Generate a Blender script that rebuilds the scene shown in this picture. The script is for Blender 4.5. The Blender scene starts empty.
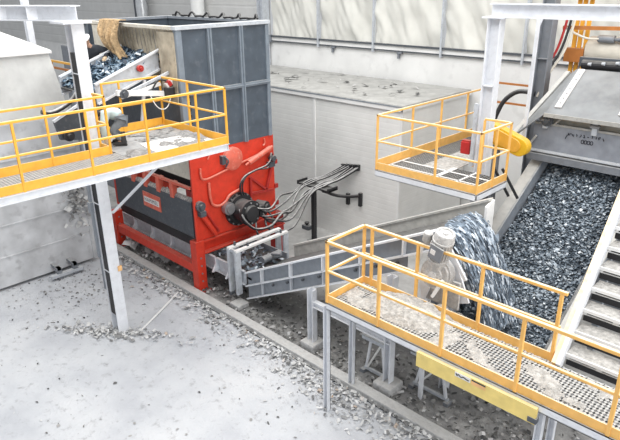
import bpy, bmesh, math, random
from mathutils import Vector, Matrix, noise
random.seed(7)
PI = math.pi
SC = bpy.context.scene
COL = SC.collection
V = Vector

# ------------------------------------------------------------------ materials
def mat(name, color, rough=0.6, metal=0.0, dust=0.0, dustcol=(.62, .61, .58), var=0.12, scale=6.0, bump=0.0, spots=0.0, spotcol=(.2, .19, .18)):
    m = bpy.data.materials.new(name); m.use_nodes = True
    nt = m.node_tree; N = nt.nodes; L = nt.links
    b = N['Principled BSDF']; b.inputs['Roughness'].default_value = rough; b.inputs['Metallic'].default_value = metal
    geo = N.new('ShaderNodeNewGeometry')
    nz = N.new('ShaderNodeTexNoise'); nz.inputs['Scale'].default_value = scale; nz.inputs['Detail'].default_value = 6
    L.new(geo.outputs['Position'], nz.inputs['Vector'])
    r = N.new('ShaderNodeValToRGB')
    c = color
    r.color_ramp.elements[0].position = .3; r.color_ramp.elements[1].position = .7
    r.color_ramp.elements[0].color = tuple(max(0, x*(1-var)) for x in c)+(1,)
    r.color_ramp.elements[1].color = tuple(min(1, x*(1+var)) for x in c)+(1,)
    L.new(nz.outputs['Fac'], r.inputs['Fac'])
    out = r.outputs['Color']
    def mix(a, colr, fac):
        mx = N.new('ShaderNodeMix'); mx.data_type = 'RGBA'
        L.new(fac, mx.inputs['Factor']); L.new(a, mx.inputs[6]); mx.inputs[7].default_value = tuple(colr)+(1,)
        return mx.outputs[2]
    def math_(op, a, bv):
        n = N.new('ShaderNodeMath'); n.operation = op; n.use_clamp = True
        L.new(a, n.inputs[0])
        if isinstance(bv, (int, float)): n.inputs[1].default_value = bv
        else: L.new(bv, n.inputs[1])
        return n.outputs[0]
    if spots:
        n3 = N.new('ShaderNodeTexNoise'); n3.inputs['Scale'].default_value = scale*2.3; n3.inputs['Detail'].default_value = 8
        L.new(geo.outputs['Position'], n3.inputs['Vector'])
        mr = N.new('ShaderNodeMapRange'); mr.inputs[1].default_value = .56; mr.inputs[2].default_value = .7; mr.inputs[4].default_value = spots
        L.new(n3.outputs['Fac'], mr.inputs[0]); out = mix(out, spotcol, mr.outputs[0])
    if dust:
        sx = N.new('ShaderNodeSeparateXYZ'); L.new(geo.outputs['Normal'], sx.inputs[0])
        mr = N.new('ShaderNodeMapRange'); mr.inputs[1].default_value = .25; mr.inputs[2].default_value = .85; mr.inputs[4].default_value = dust
        L.new(sx.outputs['Z'], mr.inputs[0])
        n2 = N.new('ShaderNodeTexNoise'); n2.inputs['Scale'].default_value = 9; n2.inputs['Detail'].default_value = 5
        L.new(geo.outputs['Position'], n2.inputs['Vector'])
        mr2 = N.new('ShaderNodeMapRange'); mr2.inputs[1].default_value = .3; mr2.inputs[2].default_value = .6; mr2.inputs[3].default_value = .45
        L.new(n2.outputs['Fac'], mr2.inputs[0])
        out = mix(out, dustcol, math_('MULTIPLY', mr.outputs[0], mr2.outputs[0]))
    L.new(out, b.inputs['Base Color'])
    if bump:
        bp = N.new('ShaderNodeBump'); bp.inputs['Strength'].default_value = bump; bp.inputs['Distance'].default_value = .05
        n4 = N.new('ShaderNodeTexNoise'); n4.inputs['Scale'].default_value = scale*3; n4.inputs['Detail'].default_value = 8
        L.new(geo.outputs['Position'], n4.inputs['Vector']); L.new(n4.outputs['Fac'], bp.inputs['Height']); L.new(bp.outputs[0], b.inputs['Normal'])
    return m

def island_mat(name, stops, rough=.45):
    m = bpy.data.materials.new(name); m.use_nodes = True
    nt = m.node_tree; N = nt.nodes; L = nt.links
    geo = N.new('ShaderNodeNewGeometry'); r = N.new('ShaderNodeValToRGB')
    r.color_ramp.interpolation = 'LINEAR'
    el = r.color_ramp.elements
    el[0].position = stops[0][0]; el[0].color = stops[0][1]+(1,)
    el[1].position = stops[-1][0]; el[1].color = stops[-1][1]+(1,)
    for p, c in stops[1:-1]:
        e = el.new(p); e.color = c+(1,)
    L.new(geo.outputs['Random Per Island'], r.inputs['Fac'])
    b = N['Principled BSDF']; b.inputs['Roughness'].default_value = rough
    L.new(r.outputs['Color'], b.inputs['Base Color'])
    return m

M = {}
M['white'] = mat('white painted steel', (.74, .76, .80), .5, dust=.3, var=.07, spots=.25, spotcol=(.5, .5, .5))
M['lightgrey'] = mat('light grey steel', (.50, .53, .57), .5, dust=.5, spots=.3)
M['grey'] = mat('grey steel', (.24, .265, .30), .5, dust=.6, spots=.3)
M['midgrey'] = mat('mid grey steel', (.20, .215, .24), .5, dust=.5, spots=.3)
M['bluegrey'] = mat('dark blue grey sheet steel', (.075, .095, .12), .5, dust=.4, var=.18, scale=2.5, spots=.25, spotcol=(.2, .22, .25))
M['frame'] = mat('bin frame steel', (.20, .235, .275), .5, dust=.6)
M['dark'] = mat('dark sheet', (.075, .085, .10), .55, dust=.5, spots=.25, spotcol=(.25, .25, .25))
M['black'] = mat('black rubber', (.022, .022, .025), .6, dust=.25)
M['hose'] = mat('dusty black hose', (.02, .02, .024), .5, dust=.8, dustcol=(.75, .74, .72))
M['red'] = mat('red paint', (.66, .045, .02), .45, dust=.35, dustcol=(.72, .3, .24), var=.1, spots=.2, spotcol=(.35, .03, .02))
M['palered'] = mat('worn red paint', (.70, .14, .09), .5, dust=.6, dustcol=(.75, .42, .34), spots=.35, spotcol=(.75, .5, .42))
M['darkred'] = mat('deep red paint', (.42, .025, .02), .5, dust=.3, dustcol=(.6, .3, .25))
M['orange'] = mat('yellow orange paint', (.88, .44, .05), .5, dust=.7, dustcol=(.92, .74, .44), var=.1)
M['peach'] = mat('dusty orange paint', (.88, .50, .14), .55, dust=1.0, dustcol=(.93, .80, .60), var=.1)
M['yellow'] = mat('yellow paint', (.80, .62, .20), .5, dust=.4, var=.1)
M['guard'] = mat('yellow guard paint', (.86, .50, .02), .45, dust=.3, dustcol=(.85, .7, .4))
M['rust'] = mat('brown orange paint', (.46, .17, .04), .6, dust=.3)
M['grate'] = mat('dusty grating steel', (.36, .36, .36), .6, dust=.7, dustcol=(.6, .59, .56))
M['gratedark'] = mat('dark grating steel', (.13, .13, .13), .6, dust=.4)
M['dust'] = mat('pale dust', (.50, .485, .46), .95, var=.3, scale=14, bump=.7, spots=.5, spotcol=(.24, .23, .22))
M['greydust'] = mat('grey dust', (.27, .265, .26), .95, var=.35, scale=10, bump=.6, spots=.4, spotcol=(.5, .49, .48))
M['skirt'] = mat('dusty skirt board', (.46, .455, .43), .8, dust=.8, var=.15, spots=.3)
M['concrete'] = mat('dusty concrete', (.50, .50, .50), .9, dust=.6, var=.15, scale=10, bump=.4, spots=.4)
M['hopperbody'] = mat('dusty hopper plate', (.56, .57, .585), .8, var=.25, scale=1.4, spots=.6, spotcol=(.33, .33, .34))
M['cover'] = mat('white hopper cover', (.66, .66, .64), .7, var=.08, scale=3, spots=.2, spotcol=(.5, .5, .48))
M['cream'] = mat('cream plate', (.62, .58, .50), .6, var=.1, spots=.3)
M['tan'] = mat('tan curtain', (.40, .35, .27), .9, var=.35, scale=3, spots=.4, spotcol=(.17, .14, .11))
M['sack'] = mat('brown sacking', (.42, .29, .16), .95, var=.4, scale=9, bump=.6)
M['tarp'] = mat('translucent off-white tarpaulin', (.66, .655, .61), .75, var=.10, scale=1.3)
M['boxpanel'] = None
M['dusty_motor'] = mat('dust covered motor', (.52, .51, .50), .85, dust=.9, dustcol=(.70, .69, .67), var=.2, scale=16, bump=.5, spots=.4)
M['beige'] = mat('beige drum', (.62, .58, .50), .55, dust=.3, var=.08)
M['hood'] = mat('brushed hood sheet', (.30, .315, .33), .45, metal=.25, dust=.35, dustcol=(.45, .45, .44), var=.35, scale=1.6)
M['scraper'] = mat('blue grey scraper plate', (.27, .29, .33), .5, dust=.5, var=.2, scale=4)
M['ink'] = mat('dark marker ink', (.03, .03, .04), .8)
M['bolt'] = mat('bolt steel', (.35, .35, .36), .4, metal=.6)
M['skin'] = mat('skin', (.55, .33, .23), .6, var=.05)
M['jacketdark'] = mat('dark work jacket', (.035, .04, .05), .85, var=.3)
M['jacketpale'] = mat('pale teal work jacket', (.50, .60, .60), .85, var=.15)
M['trousers'] = mat('grey work trousers', (.16, .18, .20), .9, var=.25)
M['boot'] = mat('dark boot leather', (.03, .03, .03), .7)
M['helmet'] = mat('white hard hat', (.80, .81, .80), .35, var=.02)
M['glove'] = mat('tan work glove', (.62, .46, .30), .9, var=.2)
M['fire'] = mat('red lacquer', (.45, .02, .02), .4)
M['labelwhite'] = mat('label white', (.80, .78, .76), .5, var=.02)
M['labelgrey'] = mat('label lettering grey', (.22, .22, .24), .5, var=.02)
M['sticker'] = mat('sticker orange', (.85, .50, .22), .5)
M['flakes'] = island_mat('shredded plastic flakes', [(0, (.06, .075, .095)), (.3, (.14, .175, .215)), (.65, (.28, .335, .39)), (.88, (.46, .52, .58)), (1, (.78, .83, .87))], .35)
M['flakebase'] = mat('shredded plastic mass', (.11, .14, .175), .6, var=.9, scale=22, bump=.8)
M['stream'] = mat('falling plastic mass', (.17, .215, .27), .6, var=.7, scale=14, bump=.8)
M['streamflakes'] = island_mat('falling plastic flakes', [(0, (.05, .07, .10)), (.3, (.16, .205, .26)), (.6, (.36, .43, .51)), (1, (.80, .86, .92))], .4)
M['film'] = island_mat('waste film', [(0, (.012, .025, .05)), (.4, (.05, .09, .14)), (.7, (.13, .20, .27)), (.9, (.32, .40, .46)), (1, (.75, .78, .80))], .35)
M['litter'] = island_mat('floor litter', [(0, (.10, .10, .10)), (.25, (.34, .34, .34)), (.5, (.58, .58, .57)), (.97, (.76, .76, .76)), (1, (.40, .26, .15))], .7)
M['litterdark'] = island_mat('dark floor litter', [(0, (.05, .05, .05)), (.5, (.22, .22, .21)), (.85, (.42, .41, .40)), (1, (.70, .70, .70))], .7)

def panel_mat(name, col, period, axis='Z', depth=.5, var=.05, seam=None):
    m = mat(name, col, .6, var=var, scale=2.0, spots=.15, spotcol=tuple(x*.8 for x in col))
    nt = m.node_tree; N = nt.nodes; L = nt.links
    geo = N.new('ShaderNodeNewGeometry'); s = N.new('ShaderNodeSeparateXYZ'); L.new(geo.outputs['Position'], s.inputs[0])
    w = N.new('ShaderNodeMath'); w.operation = 'MULTIPLY'; w.inputs[1].default_value = 2*PI/period; L.new(s.outputs[axis], w.inputs[0])
    sn = N.new('ShaderNodeMath'); sn.operation = 'SINE'; L.new(w.outputs[0], sn.inputs[0])
    pw = N.new('ShaderNodeMapRange'); pw.inputs[1].default_value = .75; pw.inputs[2].default_value = 1.0; pw.inputs[3].default_value = 1; pw.inputs[4].default_value = 0; L.new(sn.outputs[0], pw.inputs[0])
    bp = N.new('ShaderNodeBump'); bp.inputs['Strength'].default_value = depth; bp.inputs['Distance'].default_value = .02
    L.new(pw.outputs[0], bp.inputs['Height']); L.new(bp.outputs[0], N['Principled BSDF'].inputs['Normal'])
    return m
M['boxpanel'] = panel_mat('ribbed white panel', (.78, .78, .76), .16, depth=.15)
M['wallpanel'] = panel_mat('grey wall panel', (.62, .62, .61), .5, depth=.5)
M['wallwhite'] = mat('whitewashed concrete wall', (.79, .79, .78), .85, var=.07, scale=1.2, spots=.22, spotcol=(.45, .45, .44))
M['boxroof'] = mat('dusty box roof', (.44, .435, .415), .9, var=.15, scale=3, spots=.45, spotcol=(.28, .275, .26), bump=.2)

def floor_mat():
    m = bpy.data.materials.new('dusty concrete floor'); m.use_nodes = True
    nt = m.node_tree; N = nt.nodes; L = nt.links; b = N['Principled BSDF']; b.inputs['Roughness'].default_value = .85
    geo = N.new('ShaderNodeNewGeometry'); s = N.new('ShaderNodeSeparateXYZ'); L.new(geo.outputs['Position'], s.inputs[0])
    def noise_(sc, det=8, rough=.6):
        n = N.new('ShaderNodeTexNoise'); n.inputs['Scale'].default_value = sc; n.inputs['Detail'].default_value = det; n.inputs['Roughness'].default_value = rough
        L.new(geo.outputs['Position'], n.inputs['Vector']); return n.outputs['Fac']
    def ramp(f, st):
        r = N.new('ShaderNodeValToRGB'); e = r.color_ramp.elements
        e[0].position, e[0].color = st[0][0], st[0][1]+(1,); e[1].position, e[1].color = st[-1][0], st[-1][1]+(1,)
        for p, c in st[1:-1]:
            q = e.new(p); q.color = c+(1,)
        L.new(f, r.inputs['Fac']); return r.outputs['Color']
    def mix(a, bb, f):
        x = N.new('ShaderNodeMix'); x.data_type = 'RGBA'; L.new(f, x.inputs['Factor']); L.new(a, x.inputs[6]); L.new(bb, x.inputs[7]); return x.outputs[2]
    def mr(f, a, bb, c=0, d=1):
        x = N.new('ShaderNodeMapRange'); x.inputs[1].default_value = a; x.inputs[2].default_value = bb; x.inputs[3].default_value = c; x.inputs[4].default_value = d; L.new(f, x.inputs[0]); return x.outputs[0]
    def mth(op, a, bb):
        x = N.new('ShaderNodeMath'); x.operation = op; L.new(a, x.inputs[0])
        if isinstance(bb, (int, float)): x.inputs[1].default_value = bb
        else: L.new(bb, x.inputs[1])
        return x.outputs[0]
    clean = ramp(noise_(.55), [(.3, (.44, .455, .49)), (.5, (.56, .575, .60)), (.7, (.64, .65, .665))])
    speck = mr(noise_(4.5, 12, .75), .54, .70, 0, .75)
    grey = ramp(noise_(3), [(.3, (.18, .18, .19)), (.7, (.36, .36, .37))])
    clean = mix(clean, grey, speck)
    dirt = ramp(noise_(2.2, 10, .7), [(.3, (.19, .19, .19)), (.5, (.31, .305, .30)), (.7, (.46, .455, .44))])
    yn = mth('ADD', s.outputs['Y'], mth('MULTIPLY', noise_(1.4), .8))
    isd = mr(yn, 7.75, 8.0)
    far = ramp(noise_(2.5), [(.3, (.42, .415, .40)), (.7, (.60, .595, .58))])
    dirt = mix(dirt, far, mr(yn, 10.0, 10.8))
    L.new(mix(clean, dirt, isd), b.inputs['Base Color'])
    bp = N.new('ShaderNodeBump'); bp.inputs['Strength'].default_value = .5; bp.inputs['Distance'].default_value = .04
    L.new(noise_(9, 10, .7), bp.inputs['Height']); L.new(bp.outputs[0], b.inputs['Normal'])
    return m
M['floor'] = floor_mat()

# ------------------------------------------------------------------ mesh builder
class MB:
    def __init__(s): s.v = []; s.f = []
    def add(s, vs, fs):
        o = len(s.v); s.v += [tuple(p) for p in vs]; s.f += [tuple(i+o for i in f) for f in fs]; return s
    def box(s, x0, x1, y0, y1, z0, z1):
        if x0 > x1: x0, x1 = x1, x0
        if y0 > y1: y0, y1 = y1, y0
        if z0 > z1: z0, z1 = z1, z0
        vs = [(x0, y0, z0), (x1, y0, z0), (x1, y1, z0), (x0, y1, z0), (x0, y0, z1), (x1, y0, z1), (x1, y1, z1), (x0, y1, z1)]
        return s.add(vs, [(0, 3, 2, 1), (4, 5, 6, 7), (0, 1, 5, 4), (1, 2, 6, 5), (2, 3, 7, 6), (3, 0, 4, 7)])
    def prism(s, poly, d):
        """polygon (3d points, coplanar) swept by vector d"""
        n = len(poly); d = V(d); a = [V(p) for p in poly]; b = [p+d for p in a]
        nn = V((0, 0, 0))
        for i in range(n): nn += (a[i]-a[0]).cross(a[(i+1) % n]-a[0])
        flip = nn.dot(d) > 0
        fs = [tuple(range(n)) if not flip else tuple(reversed(range(n))), tuple(range(n, 2*n)) if flip else tuple(reversed(range(n, 2*n)))]
        for i in range(n):
            j = (i+1) % n
            fs.append((i, j, n+j, n+i) if flip else (j, i, n+i, n+j))
        return s.add(a+b, fs)
    def bar(s, p, q, w, h, up=(0, 0, 1)):
        """box bar from p to q; w across (perp to up), h along up"""
        p, q = V(p), V(q); d = (q-p).normalized(); u = V(up); u = u-d*u.dot(d)
        if u.length < 1e-4: u = V((1, 0, 0))-d*d.x
        u.normalize(); r = d.cross(u)
        a = [p+r*(w/2*i)+u*(h/2*j) for i, j in ((-1, -1), (1, -1), (1, 1), (-1, 1))]
        return s.prism(a, q-p)
    def ibeam(s, p, q, W, D, tf=.025, tw=.018, up=(0, 0, 1)):
        """I section: flanges of width W at +-D/2 along up"""
        p, q = V(p), V(q); d = (q-p).normalized(); u = V(up); u = (u-d*u.dot(d)).normalized()
        for sg in (-1, 1):
            o = u*(sg*(D/2-tf/2)); s.bar(p+o, q+o, W, tf, up=u)
        return s.bar(p, q, tw, D-2*tf, up=u)
    def channel(s, p, q, W, D, t=.02, up=(0, 0, 1), side=1):
        p, q = V(p), V(q); d = (q-p).normalized(); u = V(up); u = (u-d*u.dot(d)).normalized(); r = d.cross(u)
        for sg in (-1, 1):
            o = u*(sg*(D/2-t/2)); s.bar(p+o, q+o, W, t, up=u)
        o = r*(side*(W/2-t/2)); return s.bar(p+o, q+o, t, D, up=u)
    def tube(s, pts, r, n=8, cap=True):
        pts = [V(p) for p in pts]; N = len(pts); rings = []
        prev = None
        for i, p in enumerate(pts):
            t = (pts[min(i+1, N-1)]-pts[max(i-1, 0)]).normalized()
            if prev is None:
                u = V((0, 0, 1)) if abs(t.z) < .9 else V((1, 0, 0))
            else: u = prev
            u = (u-t*u.dot(t)).normalized(); prev = u; w = t.cross(u)
            rr = r[i] if isinstance(r, (list, tuple)) else r
            rings.append([p+(u*math.cos(2*PI*k/n)+w*math.sin(2*PI*k/n))*rr for k in range(n)])
        vs = [p for g in rings for p in g]; fs = []
        for i in range(N-1):
            for k in range(n):
                a = i*n+k; b = i*n+(k+1) % n; fs.append((a, b, b+n, a+n))
        if cap: fs += [tuple(reversed(range(n))), tuple(range((N-1)*n, N*n))]
        return s.add(vs, fs)
    def cyl(s, p, q, r, n=16): return s.tube([p, q], r, n)
    def lathe(s, o, axis, prof, n=20):
        """prof: (dist along axis, radius)"""
        ax = V(axis).normalized(); o = V(o)
        return s.tube_along([o+ax*d for d, _ in prof], [r for _, r in prof], ax, n)
    def tube_along(s, pts, rs, ax, n):
        u = V((0, 0, 1)) if abs(ax.z) < .9 else V((1, 0, 0)); u = (u-ax*u.dot(ax)).normalized(); w = ax.cross(u)
        vs = [p+(u*math.cos(2*PI*k/n)+w*math.sin(2*PI*k/n))*max(r, 1e-4) for p, r in zip(pts, rs) for k in range(n)]
        N = len(pts); fs = []
        for i in range(N-1):
            for k in range(n):
                a = i*n+k; b = i*n+(k+1) % n; fs.append((a, b, b+n, a+n))
        fs += [tuple(reversed(range(n))), tuple(range((N-1)*n, N*n))]
        return s.add(vs, fs)
    def sheet(s, nu, nv, fn, t=0.0):
        """grid surface; with thickness t downwards along computed offset if t"""
        P = [[V(fn(i/nu, j/nv)) for j in range(nv+1)] for i in range(nu+1)]
        vs = [p for row in P for p in row]; k = nv+1
        fs = [(i*k+j, (i+1)*k+j, (i+1)*k+j+1, i*k+j+1) for i in range(nu) for j in range(nv)]
        if t:
            n0 = len(vs); nrm = []
            for i in range(nu+1):
                for j in range(nv+1):
                    a = P[min(i+1, nu)][j]-P[max(i-1, 0)][j]; b = P[i][min(j+1, nv)]-P[i][max(j-1, 0)]
                    nrm.append(a.cross(b).normalized())
            vs = vs+[p-n*t for p, n in zip(vs, nrm)]
            fs += [tuple(n0+q for q in reversed(f)) for f in fs[:]]
            ring = [i*k for i in range(nu+1)]+[nu*k+j for j in range(1, nv+1)]+[i*k+nv for i in range(nu-1, -1, -1)]+[j for j in range(nv-1, 0, -1)]
            for a, b in zip(ring, ring[1:]+ring[:1]): fs.append((b, a, n0+a, n0+b))
        return s.add(vs, fs)

def link(o): COL.objects.link(o); return o
def tag(o, label=None, cat=None, group=None, kind=None):
    for k, v in (('label', label), ('category', cat), ('group', group), ('kind', kind)):
        if v: o[k] = v
    return o
def thing(name, label, cat, loc, group=None):
    o = link(bpy.data.objects.new(name, None)); o.location = loc; o.empty_display_size = .1
    return tag(o, label, cat, group)
def wloc(o):
    p = V(o.location)
    while o.parent: o = o.parent; p += V(o.location)
    return p
def build(name, mb, m, parent=None, smooth=False, bevel=0, label=None, origin=None):
    """mesh given in world coordinates -> ONE object"""
    o_ = wloc(parent) if parent else V(origin) if origin else V((0, 0, 0))
    me = bpy.data.meshes.new(name)
    me.from_pydata([tuple(V(p)-o_) for p in mb.v], [], mb.f); me.update()
    if smooth:
        me.polygons.foreach_set('use_smooth', [True]*len(me.polygons))
    me.materials.append(M[m] if isinstance(m, str) else m)
    ob = link(bpy.data.objects.new(name, me))
    if parent: ob.parent = parent
    elif origin: ob.location = origin
    if bevel:
        b = ob.modifiers.new('Bevel', 'BEVEL'); b.width = bevel; b.segments = 2; b.limit_method = 'ANGLE'
    if smooth:
        e = ob.modifiers.new('Smooth', 'EDGE_SPLIT'); e.split_angle = math.radians(50)
    if label: ob['label'] = label
    return ob
def solo(name, mb, m, label, cat, group=None, kind=None, origin=None, **k):
    if origin is None:
        xs = [p[0] for p in mb.v]; ys = [p[1] for p in mb.v]; zs = [p[2] for p in mb.v]
        origin = ((min(xs)+max(xs))/2, (min(ys)+max(ys))/2, min(zs))
    return tag(build(name, mb, m, origin=origin, **k), label, cat, group, kind)
def struct(name, mb, m, **k): return tag(build(name, mb, m, **k), kind='structure')
def dup(root, loc, label, group=None):
    r = root.copy(); COL.objects.link(r); r.location = loc; r['label'] = label
    if group: r['group'] = group
    for ch in list(root.children):
        c = ch.copy(); COL.objects.link(c); c.parent = r
        for g in list(ch.children):
            d = g.copy(); COL.objects.link(d); d.parent = c
    return r
def B(): return MB()
def bolts(parent, centers, axis, prof, m='bolt', name='bolt', n=8):
    for c in centers: build(name, MB().lathe(c, axis, prof, n), m, parent)
def spline(pts, n=6):
    pts = [V(p) for p in pts]; out = []
    for i in range(len(pts)-1):
        p0 = pts[max(i-1, 0)]; p1 = pts[i]; p2 = pts[i+1]; p3 = pts[min(i+2, len(pts)-1)]
        for k in range(n):
            t = k/n
            out.append(.5*((2*p1)+(p2-p0)*t+(2*p0-5*p1+4*p2-p3)*t*t+(3*p1-p0-3*p2+p3)*t**3))
    out.append(pts[-1]); return out

# ------------------------------------------------------------------ setting
struct('floor', B().box(-62, 6, -12, 16.5, -.4, 0), 'floor')
WY = 16.4
struct('wall_back', B().box(-62, 8, WY, WY+.3, 0, 5.34), 'wallwhite')
struct('wall_back_upper', B().box(-62, -18.75, WY-.06, WY+.3, 4.2, 12), 'wallpanel').name = 'wall_panelled'
b = B()
b.box(-18.6, 8, WY-.10, WY+.1, 5.34, 5.38); b.box(-18.6, 8, WY-.12, WY+.1, 5.52, 5.575)
struct('trim_3', B().box(-18.6, 8, WY-.06, WY+.1, 5.375, 5.535), 'wallwhite')
struct('trim_1', b, 'dark')
struct('trim_2', B().bar((-16.6, 7.40, .055), (6, 7.40, .055), .24, .11), 'concrete', bevel=.02)
struct('trim_4', B().bar((-16.6, 7.255, .012), (6, 7.255, .012), .05, .03), 'dark')

# curtains of tarpaulin between wall posts
def curtain(x0, x1, label, seed):
    def fn(u, v):
        x = x0+(x1-x0)*u; z = 5.575+3.6*v
        w = .12*noise.noise((x*1.3+seed, z*.9, seed))+.07*noise.noise((x*4+z*2+seed, z*1.2-x, seed+9))+.06*math.sin(x*6+z*3.2+3*noise.noise((x*.5, z*.5, seed)))*(.4+.6*abs(noise.noise((x*.7, z*.7, seed+3))))
        return (x, WY+.02+w, z)
    solo('tarpaulin_curtain', B().sheet(60, 50, fn, -.012), 'tarp', label, 'curtain', 'tarpaulin curtains on the back wall', smooth=True)
posts = [-18.35, -15.68, -13.08, -10.38, -7.7, -5.0, -2.3, .4]
lab = ['off-white tarpaulin curtain beside the panelled wall, leftmost of the row', 'off-white tarpaulin curtain, second from the left end of the row',
       'off-white tarpaulin curtain, third from the left end of the row', 'off-white tarpaulin curtain just left of the right-hand white column',
       'off-white tarpaulin curtain seen just right of the right-hand white column', 'off-white tarpaulin curtain behind the conveyor hood and orange posts',
       'off-white tarpaulin curtain at the right edge behind the drum']
for i in range(7): curtain(posts[i]+.02, posts[i+1]-.02, lab[i], i*7.3)
pl = ['slim grey wall post, first from the left between two curtains', 'slim grey wall post, second from the left between two curtains', 'slim grey wall post, third from the left between two curtains',
      'slim grey wall post behind the right-hand white column', 'slim grey wall post behind the dark background column']
for x, l in zip(posts[1:6], pl):
    solo('wall_post', B().box(x-.028, x+.028, WY-.16, WY-.04, 5.28, 9.2), 'lightgrey', l, 'post', 'slim wall posts')
t = thing('building_column', 'pale grey building column on the back wall between panelled wall and curtains', 'column', (-18.6, WY-.2, 0))
build('shaft', B().ibeam((-18.6, WY-.22, 0), (-18.6, WY-.22, 10), .34, .34, up=(1, 0, 0)), 'lightgrey', t)
build('bracket', B().box(-18.5, -18.3, WY-.3, WY-.05, 5.3, 5.6), 'grey', t)
for x, l in ((-15.0, 'small dark bracket under the wall ledge, left one of the two'), (-12.03, 'small dark bracket under the wall ledge, right one of the two')):
    solo('wall_bracket', B().box(x-.03, x+.03, WY-.1, WY, 5.12, 5.34).box(x-.03, x+.14, WY-.12, WY, 5.28, 5.34), 'midgrey', l, 'bracket', 'ledge brackets')
solo('background_column', B().ibeam((-27.8, WY-.35, 0), (-27.8, WY-.35, 12), .3, .4, up=(1, 0, 0)), 'midgrey', 'dark column on the panelled wall above the bin', 'column')
solo('ventilation_duct', B().tube([(-27.1, WY-.6, z*.5) for z in range(0, 25)], [.28 if k % 2 else .26 for k in range(25)], 14), mat('galvanised', (.6, .62, .64), .3, .5), 'silver ribbed duct rising behind the bin next to the dark column', 'duct', smooth=True)
solo('ventilation_duct', B().cyl((-22.6, WY-.5, 0), (-22.6, WY-.5, 12), .3), 'helmet', 'smooth white duct rising behind the middle of the bin', 'duct', smooth=True)

# white box building
t = thing('white_enclosure', 'big white panelled enclosure with dusty flat roof against the back wall', 'enclosure', (-13.5, 14.5, 0))
b = B().box(-18.35, -9.25, 12.85, WY-.13, 0, 4.34)
build('wall_panels', b, 'boxpanel', t)
build('roof', B().sheet(70, 30, lambda u, v: (-18.4+9.2*u, 12.8+(WY-12.94)*v, 4.42+.03*max(0, noise.noise((u*14, v*6, 1)))), .08), 'boxroof', t)
build('roof_trim', B().box(-18.38, -9.2, 12.79, 12.86, 4.26, 4.36).box(-9.25, -9.19, 12.79, WY-.13, 4.26, 4.36), 'wallwhite', t)
build('roof_edge', B().box(-18.38, -9.18, 12.78, 12.84, 4.365, 4.40).box(-9.25, -9.18, 12.84, WY-.13, 4.365, 4.40), 'grey', t)
build('joint_strip', B().box(-12.58, -12.50, 12.82, 12.86, 0, 4.3), 'wallwhite', t)
build('joint_strip', B().box(-9.30, -9.235, 12.835, 12.90, 0, 4.3), 'wallwhite', t)
build('joint_strip', B().box(-15.9, -15.83, 12.82, 12.86, 0, 4.3), 'wallwhite', t)
# rubbish on the box roof
def flakes(n, sampler, smin, smax, bend=.5, flat=.5, mb=None):
    mb = mb or B()
    for _ in range(n):
        p = V(sampler())
        a = random.uniform(0, 2*PI); ti = random.gauss(0, flat)
        d = V((math.cos(a), math.sin(a), ti*.6)).normalized(); w = V((-math.sin(a), math.cos(a), random.gauss(0, flat)))
        w = (w-d*w.dot(d)).normalized(); nn = d.cross(w)
        l = random.uniform(smin, smax); k = l*random.uniform(.25, .8); h = l*bend*random.uniform(0, .6)
        mb.add([p-d*l/2-w*k/2, p+d*l/2-w*k/2*random.uniform(.4, 1), p+d*l/2+w*k/2, p-d*l/2+w*k/2*random.uniform(.4, 1), p-w*k/2+nn*h, p+w*k/2+nn*h],
               [(0, 4, 5, 3), (4, 1, 2, 5)])
    return mb
solo('roof_litter', flakes(70, lambda: (random.uniform(-18.2, -9.4), random.choice([random.uniform(13, 16), random.gauss(14.4, .35)]), 4.47), .05, .26, .35, .2), 'litterdark', 'scattered dark litter lying on the roof of the white enclosure', 'litter', kind='stuff')

# ------------------------------------------------------------------ railings
def rail_run(root, pts, z, top, posts_, m, r=.022, toe=True, toe_h=.17, mid=.52, toe_off=.0):
    """pts: polyline in plan; posts_: list of (x,y)"""
    P = [V((x, y, 0)) for x, y in pts]
    for (a, b2) in zip(P, P[1:]):
        d = (b2-a).normalized()*r
        build('top_rail', B().bar(a-d+V((0, 0, top)), b2+d+V((0, 0, top)), 2*r, 2*r), m, root, bevel=.008)
        build('mid_rail', B().bar(a+V((0, 0, z+(top-z)*mid)), b2+V((0, 0, z+(top-z)*mid)), 1.7*r, 1.7*r), m, root, bevel=.008)
        if toe: build('toe_board', B().bar(a+V((0, 0, z+toe_h/2-.02)), b2+V((0, 0, z+toe_h/2-.02)), .02, toe_h), m, root)
    for x, y in posts_:
        build('rail_post', B().box(x-r*.95, x+r*.95, y-r*.95, y+r*.95, z-.03, top-r*.9), m, root, bevel=.006)

def grating(x0, x1, y0, y1, z, pitch, w=.014, h=.03, diag=True):
    mb = B(); W = x1-x0; H = y1-y0
    if diag:
        for sg in (1, -1):
            k = -H if sg == 1 else 0
            c = k
            while c < W+(H if sg == -1 else 0):
                # line x = c + sg*t , t in 0..H
                t0, t1 = 0, H
                if sg == 1:
                    t0 = max(0, -c); t1 = min(H, W-c)
                else:
                    t0 = max(0, c-W); t1 = min(H, c)
                if t1-t0 > .02:
                    mb.bar((x0+c+sg*t0, y0+t0, z-h/2), (x0+c+sg*t1, y0+t1, z-h/2), w, h)
                c += pitch
    else:
        n = int(W/pitch)
        for i in range(n+1): mb.box(x0+i*W/n-w/2, x0+i*W/n+w/2, y0, y1, z-h, z)
        n = int(H/(pitch*1.2))
        for i in range(n+1): mb.box(x0, x1, y0+i*H/n-w/2, y0+i*H/n+w/2, z-h*.8, z-.002)
    return mb
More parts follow.
